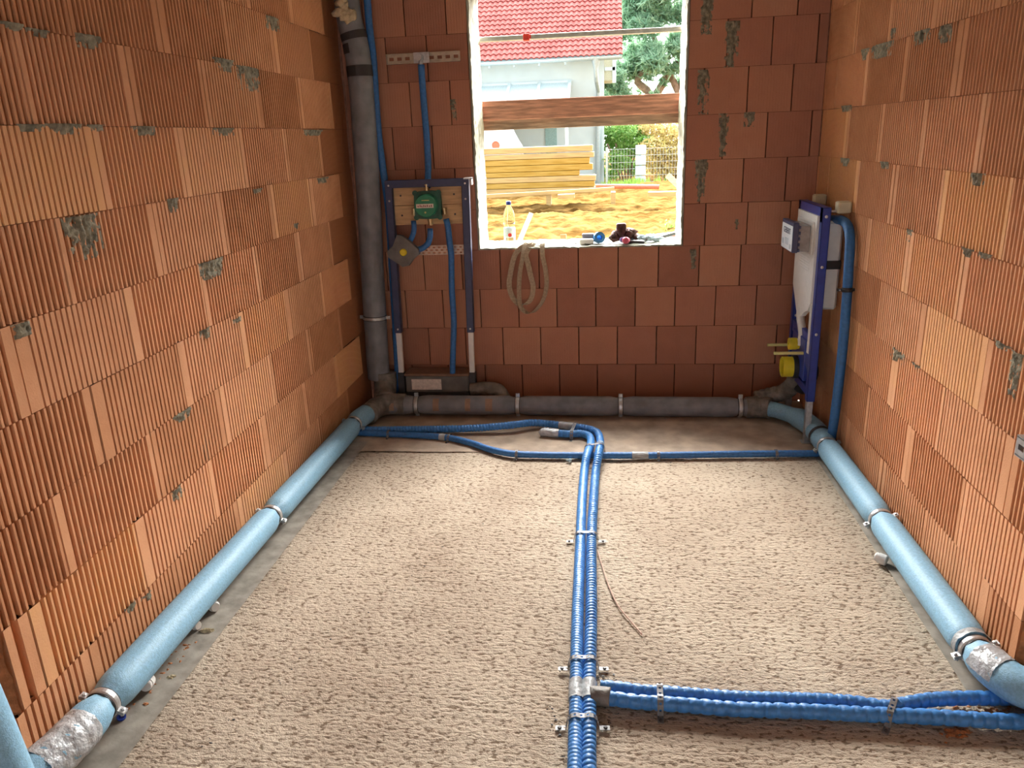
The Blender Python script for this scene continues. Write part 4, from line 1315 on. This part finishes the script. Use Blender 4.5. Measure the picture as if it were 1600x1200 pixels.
MB().tube([(x+.01, .045, ZS+.012), (x+.05, .032, ZS+.014), (x+.105, .03, ZS+.010)], .009, 12, step=.01).tube([(x+.01, .055, ZS+.012), (x+.05, .068, ZS+.012), (x+.10, .075, ZS+.010)], .009, 12, step=.01).build('handle', 'black', t, smooth=True)
MB().box((x-.02, .042, ZS+.004), (x+.014, .058, ZS+.016), .003).build('jaw', 'steel', t)
x = sill_item((1000, 376), .14)
mb = MB()
for k in range(10):
    mb.lump((x-.05+.014*k, .13+.015*((k*7) % 3), ZS+.012+.008*((k*5) % 3)*(1-k/12)), (.026, .022, .012), k+80, .5, 2)
tag(mb.build('cleaning_cloth', 'ltblue', smooth=True), 'crumpled pale blue cloth on the sill behind the pliers', 'cloth')
x = sill_item((1026, 377), .16)
tag(MB().tube([(x-.05, .12, ZS+.012), (x, .15, ZS+.014), (x+.05, .17, ZS+.022), (x+.09, .19, ZS+.03)], .008, 10, step=.01).build('knife_handle', mat('grey_plastic', (.16, .16, .17), .5), smooth=True), 'grey tool handle lying at the right end of the sill heap', 'tool')

# ================================================================== GUARD RAILS OUTSIDE THE OPENING
YG = WT+.03
a = atY(735, 62, YG); b = atY(1085, 44.5, YG)
zr = (a.z+b.z)/2
t = thing('guard_rail', 'slim pale metal rail across the upper window opening with a red clip', 'rail', ((a.x+b.x)/2, YG, zr))
MB().box((-.75, YG-.012, zr-.016), (.92, YG+.018, zr+.014), .003).build('rail', mat('aged_aluminium', (.50, .50, .46), .4, .5), t)
c = atY(823, 59, YG)
MB().box((c.x-.022, YG-.016, zr-.021), (c.x+.018, YG+.022, zr+.02), .003).box((c.x+.016, YG-.014, zr-.012), (c.x+.028, YG+.012, zr+.014), .002).build('red_clip', 'red', t)
z1 = atY(900, 152, YG).z; z2 = atY(900, 183, YG).z; z3 = atY(900, 198.5, YG+.03).z
tag(MB().box((-.80, YG, z2), (.95, YG+.03, z1), .003).build('guard_plank', 'plank_red'), 'reddish weathered plank across the window opening, the upper of two', 'plank')
tag(MB().box((-.80, YG+.032, z3), (.95, YG+.09, z2+.012), .003).build('guard_plank', 'plank_brown'), 'brown weathered plank across the window opening, just below the red one', 'plank')

# ================================================================== OUTSIDE
GZ = -.12
def gh(x, y):
    h = GZ
    # heap in front of the stack, cut by a shallow trench
    h += .22*math.exp(-((y-10.2)/2.4)**2)*(1+.35*noise.noise(Vector((x*.5, y*.5, 2))))
    h -= .75*math.exp(-((y-14.1)/.42)**4)*(1 if x < .8 else math.exp(-((x-.8)/.7)**2))
    h += .30*math.exp(-((y-20)/1.6)**2)*math.exp(-((x-2.2)/1.6)**2)
    k = max(0, min(1, (y-1)/3))
    h += k*(.07*noise.noise(Vector((x*1.7, y*1.7, 0)))+.06*noise.noise(Vector((x*5, y*5, 1)))+.025*noise.noise(Vector((x*14, y*14, 1))))
    return h
vs = []; fs = []
ys_ = np.concatenate([np.linspace(.37, 7, 50), np.linspace(7.04, 16, 220), np.linspace(16.1, 30, 90), np.linspace(31, 70, 12)])
xs_ = np.concatenate([np.linspace(-30, -5.2, 12), np.linspace(-5, 6, 190), np.linspace(6.3, 40, 14)])
for y in ys_:
    for x in xs_: vs.append((x, y, gh(x, y)))
nx = len(xs_)
for j in range(len(ys_)-1):
    for i in range(nx-1): fs.append((j*nx+i, j*nx+i+1, (j+1)*nx+i+1, (j+1)*nx+i))
struct(MB().add(vs, fs).build('ground', 'sand', origin=(0, 0, 0), smooth=True))

# timber stack
YT = 16.0
Ls = [(238, 228, 926, 'rawbeam'), (247.5, 239, 928, 'rawbeam'), (257, 247.5, 921, 'beam'), (267, 257, 926, 'beam'), (275, 267, 905, 'beam'), (284, 275, 931, 'rawbeam'), (293, 284, 929, 'beam'), (303, 293, 930, 'rawbeam')]
nm_ = ['topmost', 'second from the top', 'third from the top', 'fourth from the top', 'fifth from the top and shortest', 'sixth from the top', 'seventh from the top', 'lowest']
for (yb, yt, xr, m_), w_ in zip(Ls, nm_):
    zb, zt2 = atY(840, yb+1.2, YT).z, atY(840, yt+1.2, YT).z
    xb = atY(xr, (yb+yt)/2, YT).x
    mb = MB().box((-5.5, YT, zb+.004), (xb, YT+.5, zt2-.004), .012)
    tag(mb.build('timber_beam', m_), '%s timber beam in the stack outside the window, %s' % (w_[0].upper()+w_[1:], 'bright yellow' if m_ == 'beam' else 'paler'), 'timber', group='timber beams stacked outside')
zb = atY(840, 303+1.2, YT).z
for xx, wz in ((-1.3, 'left'), (.4, 'right')):
    tag(MB().box((xx, YT+.05, gh(xx, YT)-.15), (xx+.12, YT+.5, zb), .004).build('bearer_block', 'rawbeam'), 'short timber bearer under the stack of beams outside, the %s one seen' % wz, 'timber', group='bearers under the timber stack')
def stick(label, q0, q1, Y0, Y1, w, th, m_, name='board', cat='board'):
    a = atY(*q0, Y0); b = atY(*q1, Y1)
    d = (b-a); L = d.length; d.normalize()
    s = d.cross(Vector((0, 1, 0))).normalized() if abs(d.y) < .9 else Vector((0, 0, 1)); n_ = d.cross(s).normalized()
    mx = Matrix((d, s, n_)).transposed().to_4x4(); mx.translation = a
    return tag(MB().box((0, -w/2, -th/2), (L, w/2, th/2), .003, mx).build(name, m_), label, cat)
stick('long pale board lying in front of the timber stack outside', (740, 308), (960, 295), 14.9, 15.0, .09, .12, 'rawbeam')
stick('small pale board bridging the trench outside the window', (872, 307), (898, 305.5), 14.75, 14.75, .10, .3, 'rawbeam')
stick('wooden stake leaning just outside the window sill', (752, 520), (830, 334), 1.4, 2.7, .045, .03, 'rawbeam', 'wooden_stake', 'stake')
stick('wooden post end standing just outside the sill', (886, 520), (880, 366), 1.5, 1.6, .05, .05, 'rawbeam', 'wooden_block', 'block')
stick('pale board leaning in the sand by the fence at the right', (1043, 274), (1062, 292), 17.5, 17.0, .16, .05, 'rawbeam')
stick('low pale board half buried in the sand at the right', (1013, 303), (1064, 302), 14.2, 14.1, .10, .3, 'rawbeam')
def opipe(label, q0, q1, Y0, Y1, r):
    a = atY(*q0, Y0); b = atY(*q1, Y1)
    return tag(MB().tube([a, a.lerp(b, .5), b], r, 16, step=.2).build('orange_drain_pipe', 'redpipe', smooth=True), label, 'pipe')
opipe('orange plastic drain pipe lying in the sand behind the timber stack end', (930, 291), (1030, 292), 16.7, 16.6, .06)
opipe('orange plastic pipe lying outside near the right end of the sill', (985, 377), (1075, 366), 8.2, 8.0, .07)

# house
YH = 24.0
xc = atY(944, 150, YH).x
xv = atY(973, 80, YH-.6).x
ze = atY(900, 90, YH-.5).z
zg = -.5
t = thing('house', 'white rendered house with a red tiled roof beyond the building site', 'house', (xc-5, YH, GZ))
MB().box((-14, YH, zg), (xc, YH+9, ze+.12)).prism([(0, 0), (9, 0), (4.5, 3.5)], (xc-.02, YH, ze+.1), (0, 1, 0), (0, 0, 1), (-13, 0, 0)).build('wall', 'render', t)
# tiled roof, one stepped and waved sheet
pitch = math.radians(38); tw, tl = .187, .30
cols = int((xv+14)/tw); rows = 19
mb = MB(); ns = 6
ud = Vector((0, math.cos(pitch), math.sin(pitch))); nd = Vector((0, -math.sin(pitch), math.cos(pitch)))
o0 = Vector((xv, YH-.62, ze+.03))
prof = [.0, .010, .034, .048, .040, .014]
for r in range(rows):
    vs = []; m_ = cols*ns+1
    for i in range(m_):
        x = -i*tw/ns; hh = prof[i % ns]
        curve = .02*math.sin((i % ns)/ns*2*PI)
        for (s_, lift) in ((-.03+curve, .035), (tl-.0, .0)):
            vs.append(o0+Vector((x, 0, 0))+ud*(r*tl+s_)+nd*(hh+lift))
        vs.append(o0+Vector((x, 0, 0))+ud*(r*tl-.03+curve)+nd*(hh+lift-.01))
    f2 = []
    for i in range(m_-1):
        f2.append((3*i, 3*i+1, 3*i+4, 3*i+3)); f2.append((3*i+2, 3*i, 3*i+3, 3*i+5))
    mb.add(vs, f2)
mb.build('tiled_roof', 'tile', t)
MB().box((-14, 0, -.05), (xv, rows*tl, .0), 0, Matrix(((1, 0, 0, 0), (0, ud.y, nd.y, o0.y), (0, ud.z, nd.z, o0.z), (0, 0, 0, 1)))).build('roof_deck', 'zinc', t)
gz = atY(900, 92, YH-.75).z
xg = atY(972, 88, YH-.7).x
gt = MB(); vs = []
for i, x in enumerate((-14, xg)):
    for k in range(9):
        th = PI+PI*k/8; vs.append((x, YH-.70+.085*math.cos(th), gz+.02+.10*math.sin(th)*1.0))
    for k in range(8, -1, -1):
        th = PI+PI*k/8; vs.append((x, YH-.70+.078*math.cos(th), gz+.022+.093*math.sin(th)))
gt.add(vs, [(k, (k+1) % 18, 18+(k+1) % 18, 18+k) for k in range(18)]+[tuple(range(17, -1, -1)), tuple(range(18, 36))])
gu = gt.build('gutter', 'zinc', t)
mb = MB()
for px_ in (764, 803, 842, 883): 
    x = atY(px_, 95, YH-.7).x; mb.box((x-.03, YH-.72, gz-.16), (x+.03, YH-.6, gz-.06))
mb.each('gutter_bracket', 'zinc', gu)
xd0 = atY(931, 92, YH-.6).x; xd1 = atY(935, 200, YH-.1).x
MB().lathe([(.16, 0), (.15, -.05), (.09, -.25), (.07, -.35)], (xd0, YH-.62, gz-.02), (0, 0, 1), 16).tube([(xd0, YH-.62, gz-.35), (xd0+.02, YH-.5, gz-.7), (xd1, YH-.14, gz-1.05), (xd1, YH-.12, gz-1.3)], .075, 14, step=.1).tube([(xd1, YH-.12, gz-1.25), (xd1, YH-.12, zg)], .10, 14, smooth_path=False).build('downpipe', 'zinc', t, smooth=False)
# glazed lean-to roof frame
tr = atY(893, 127, YH-.15); tl_ = atY(735, 136, YH-.15)
mb = MB()
zt3 = (tr.z+tl_.z)/2+.02; YB = YH-3.0
zlow = zt3-1.25
mb.box((-6, YH-.12, zt3-.14), (tr.x, YH-.02, zt3+.04))
wn_ = [tr.x-.06]
for k in range(6): wn_.append(tr.x-.06-1.05*(k+1))
for x in wn_:
    a = Vector((x, YH-.12, zt3-.02)); b = Vector((x, YB, zlow))
    d = (b-a).normalized(); n_ = d.cross(Vector((1, 0, 0)))
    mx = Matrix((Vector((1, 0, 0)), d, n_)).transposed().to_4x4(); mx.translation = a
    mb.box((-.05, 0, -.05), (.05, (b-a).length, .05), 0, mx)
mb.box((-6, YB-.05, zlow-.1), (tr.x, YB+.05, zlow+.03))
for x in (tr.x-.06, tr.x-3.2): mb.box((x-.05, YB-.05, zg), (x+.05, YB+.05, zlow))
lt = mb.build('glazed_canopy', 'render', t)
mb = MB(); a = Vector((0, YH-.12, zt3-.0)); b = Vector((0, YB, zlow+.02))
for i in range(len(wn_)-1):
    mb.add([(wn_[i+1]+.05, a.y, a.z-.03), (wn_[i]-.05, a.y, a.z-.03), (wn_[i]-.05, b.y, b.z-.03), (wn_[i+1]+.05, b.y, b.z-.03),
            (wn_[i+1]+.05, a.y, a.z-.05), (wn_[i]-.05, a.y, a.z-.05), (wn_[i]-.05, b.y, b.z-.05), (wn_[i+1]+.05, b.y, b.z-.05)],
           [(0, 1, 2, 3), (7, 6, 5, 4), (0, 4, 5, 1), (2, 6, 7, 3), (1, 5, 6, 2), (0, 3, 7, 4)])
mb.build('pane', 'pane', lt)
a = atY(852, 207, YH-.03); b = atY(871, 270, YH-.03)
MB().box((a.x, YH-.05, zg+.2), (b.x, YH-.001, a.z+.4)).build('shutter', 'shutter', t)
# bay at the far right of the gable
a = atY(945, 90, YH+2.5); b = atY(961, 125, YH+2.5)
by = MB().box((a.x-.3, YH+2.5, b.z), (b.x, YH+4.5, a.z+.15)).build('side_bay', mat('beige_cladding', (.50, .48, .36), .7), t)
MB().box((b.x-.10, YH+2.45, b.z-.1), (b.x+.04, YH+2.52, a.z+.05)).box((a.x, YH+2.45, (a.z+b.z)/2-.06), (b.x, YH+2.5, (a.z+b.z)/2+.06)).build('bay_trim', 'render', by)
# tarp covered thing and red disc in front of the house
c = atY(762, 226, YH-3.6)
tag(MB().lump((c.x-.2, c.y, c.z-.35), (1.3, .5, 1.1), 3, .15, 3).build('covered_heap', 'tarp', smooth=True), 'pale tarpaulin covered heap behind the timber stack', 'tarpaulin')
c = atY(775, 227, YH-4.4)
rd = thing('hose_reel', 'red round reel standing behind the timber stack at the left', 'reel', tuple(c))
MB().lathe([(.0, 0), (.12, 0), (.12, .03), (.11, .04), (0, .04)], c, (0, -1, 0), 24).build('disc', 'redpipe', rd)
MB().lathe([(.12, -.01), (.135, .0), (.135, .05), (.12, .06), (.118, .05), (.118, 0)], c, (0, -1, 0), 24).build('rim', 'tarp', rd)
MB().box((c.x-.02, c.y, GZ-.1), (c.x+.02, c.y+.04, c.z)).build('stand', 'zinc', rd)

# fence
YFc = 22.5
xa = atY(947, 260, YFc).x; xb = atY(1100, 260, YFc).x
zb, zt4 = atY(1000, 284, YFc).z, atY(1000, 232, YFc).z
t = thing('wire_fence', 'pale welded wire mesh fence in front of the bushes', 'fence', ((xa+xb)/2, YFc, GZ))
mb = MB(); x = xa
while x < xb:
    mb.box((x-.004, YFc-.004, zb), (x+.004, YFc+.004, zt4)); x += .10
for k in range(6):
    z = zb+(zt4-zb)*k/5; mb.box((xa, YFc-.008, z-.006), (xb, YFc+.008, z+.006))
mb.build('mesh_panel', 'wire', t)
for px_ in (948, 1000, 1075):
    x = atY(px_, 260, YFc).x
    MB().box((x-.04, YFc-.04, zg), (x+.04, YFc+.04, zt4+.08)).build('fence_post', 'wire', t)
c = atY(1000, 260, YFc-.1)
for k in range(4):
    z = zb+.0+k*.33
    tag(MB().box((c.x-.16, YFc-.42, z-.1), (c.x+.18, YFc-.08, z+.2), .02).build('white_block', 'render'), 'white stone block stacked beside the wire fence, %s' % ['lowest', 'second lowest', 'third from the ground', 'topmost'][k], 'block', group='white blocks by the fence')

# foliage
def foliage(clumps, count, size, rn, flat=.5, needle=False):
    mb = MB()
    tot = sum(c[3]*c[4]*c[5] for c in clumps)**1
    for (cx, cy, cz, rx, ry, rz) in clumps:
        n_ = int(count*(rx*ry*rz)/tot)
        for k in range(n_):
            d = Vector((rn.gauss(0, 1), rn.gauss(0, 1), rn.gauss(0, 1))).normalized()*(rn.random()**.45)
            p = Vector((cx+d.x*rx, cy+d.y*ry, cz+d.z*rz))
            a = Vector((rn.gauss(0, 1), rn.gauss(0, 1), rn.gauss(0, 1))).normalized(); b = a.orthogonal().normalized()
            s = size*rn.uniform(.6, 1.4)
            tone = rn.random()
            if needle:
                for q in range(5):
                    e = Vector((rn.gauss(0, 1), rn.gauss(0, 1), rn.gauss(0, 1)+.4)).normalized()*s*1.7
                    w = e.orthogonal().normalized()*s*.24
                    mb.add([p-w, p+w, p+e], [(0, 1, 2)], tone)
            else:
                mb.add([p-a*s, p+b*s*flat, p+a*s, p-b*s*flat], [(0, 1, 2, 3)], tone)
    return mb
rn = random.Random(5)
def clumps_px(lst, Y, spread):
    out = []
    for (px_, py_, r) in lst:
        c = atY(px_, py_, Y+rn.uniform(-spread, spread)); out.append((c.x, c.y, c.z, r, r, r*.7))
    return out
YP = 31
t = thing('pine_tree', 'tall pine tree with orange bark beyond the fence', 'tree', tuple(atY(1090, 285, YP)))
cl_ = []
for k in range(62):
    px_ = rn.uniform(972, 1120); py_ = rn.uniform(-60, 112)
    if py_ > 95 and px_ > 1040: continue
    cl_.append((px_, py_, rn.uniform(.38, .78)))
cl_ += [(958, 108, .5), (955, 128, .5), (952, 146, .5), (960, 120, .5), (968, 138, .5), (985, 112, .6), (1000, 95, .6), (975, 148, .4), (1058, 128, .35), (1005, 140, .35), (1025, 108, .4), (1038, 128, .28), (1012, 122, .3), (1050, 108, .4), (1062, 145, .3), (1022, 148, .25)]
foliage(clumps_px(cl_, YP, 1.3), 13000, .15, rn, needle=True).build('needles', 'needles', t)
def P_(q, Y=YP): return atY(*q, Y)
mb = MB().tube([P_((1120, 300)), P_((1090, 220)), P_((1062, 150)), P_((1040, 100)), P_((1015, 40)), P_((1005, -20))], .22, 12, step=.3, rf=lambda s, th: 1-.07*s)
mb.build('trunk', 'bark', t, smooth=True)
mb = MB().tube([P_((1018, 150)), P_((1010, 140)), P_((996, 128)), P_((1002, 116)), P_((1020, 106))], .16, 10, step=.2)
mb.build('branch', 'bark', t, smooth=True)
mb = MB().tube([P_((1015, 160)), P_((1030, 140)), P_((1045, 115)), P_((1060, 98))], .17, 10, step=.2)
mb.build('branch', 'bark', t, smooth=True)
mb = MB().tube([P_((1055, 160)), P_((1068, 120)), P_((1085, 95))], .1, 10, step=.2)
mb.build('branch', 'bark', t, smooth=True)
def bush(label, lst, Y, n_, size, m_, stems, sp=.5, dense=None):
    a = atY(*stems, Y)
    t = thing('bush', label, 'bush', (a.x, Y, GZ))
    foliage(clumps_px(lst, Y, sp), n_, size, rn).build('leaves', m_, t)
    mb = MB()
    for k in range(5):
        mb.tube([(a.x+.06*k, Y, GZ-.3), (a.x+.15*(k-2), Y+.1*(k-2), GZ+.7), (a.x+.3*(k-2), Y, GZ+1.4)], .03, 6, step=.3)
    mb.build('stem', 'bark', t)
bush('bright green bush behind the wire fence beside the house corner', [(955, 205, .5), (975, 205, .5), (995, 210, .5), (960, 225, .5), (985, 232, .5), (965, 250, .5), (955, 270, .4), (990, 262, .45), (1008, 222, .4), (1000, 200, .4)], 24.5, 5200, .07, 'leaves_green', (975, 260))
bush('yellowish autumn bush behind the fence at the right of the window view', [(1030, 205, .6), (1055, 210, .6), (1078, 210, .6), (1020, 230, .55), (1045, 235, .6), (1068, 240, .6), (1015, 255, .5), (1040, 262, .55), (1064, 266, .55), (1010, 200, .35), (1085, 240, .6), (1085, 270, .6)], 24.0, 7600, .065, 'leaves_yellow', (1045, 262))
# grass tufts
c = atY(978, 279, 21.5)
mb = MB()
for k in range(500):
    x = c.x+rn.gauss(0, .45); y = 21.5+rn.gauss(0, .3); z = gh(x, y)
    mb.add([(x-.02, y, z), (x+.02, y, z), (x+rn.gauss(0, .04), y, z+rn.uniform(.08, .28))], [(0, 1, 2)], rn.random())
tag(mb.build('grass', 'grass'), 'patch of bright grass at the foot of the wire fence', 'grass', kind='stuff')
c = atZ(1048, 358, GZ+.15)
mb = MB()
for k in range(90):
    p = Vector((c.x+rn.gauss(0, .07), c.y+rn.gauss(0, .1), 0)); p.z = gh(p.x, p.y)+rn.uniform(0, .12)
    a = Vector((rn.gauss(0, 1), rn.gauss(0, 1), rn.gauss(0, 1))).normalized()*.03; b = a.orthogonal()*.5
    mb.add([p-a, p+b, p+a, p-b], [(0, 1, 2, 3)], rn.random())
tag(mb.build('weed', 'grass'), 'small green weed growing in the sand heap at the right', 'plant')

for o in list(C.objects):
    if o.name.split('.')[0] in ('carton', 'white_packet', 'tape_roll', 'work_gloves', 'pink_knob', 'purple_cap', 'cleaning_cloth', 'knife_handle'):
        o.scale = (1.35, 1.2, 1.35)
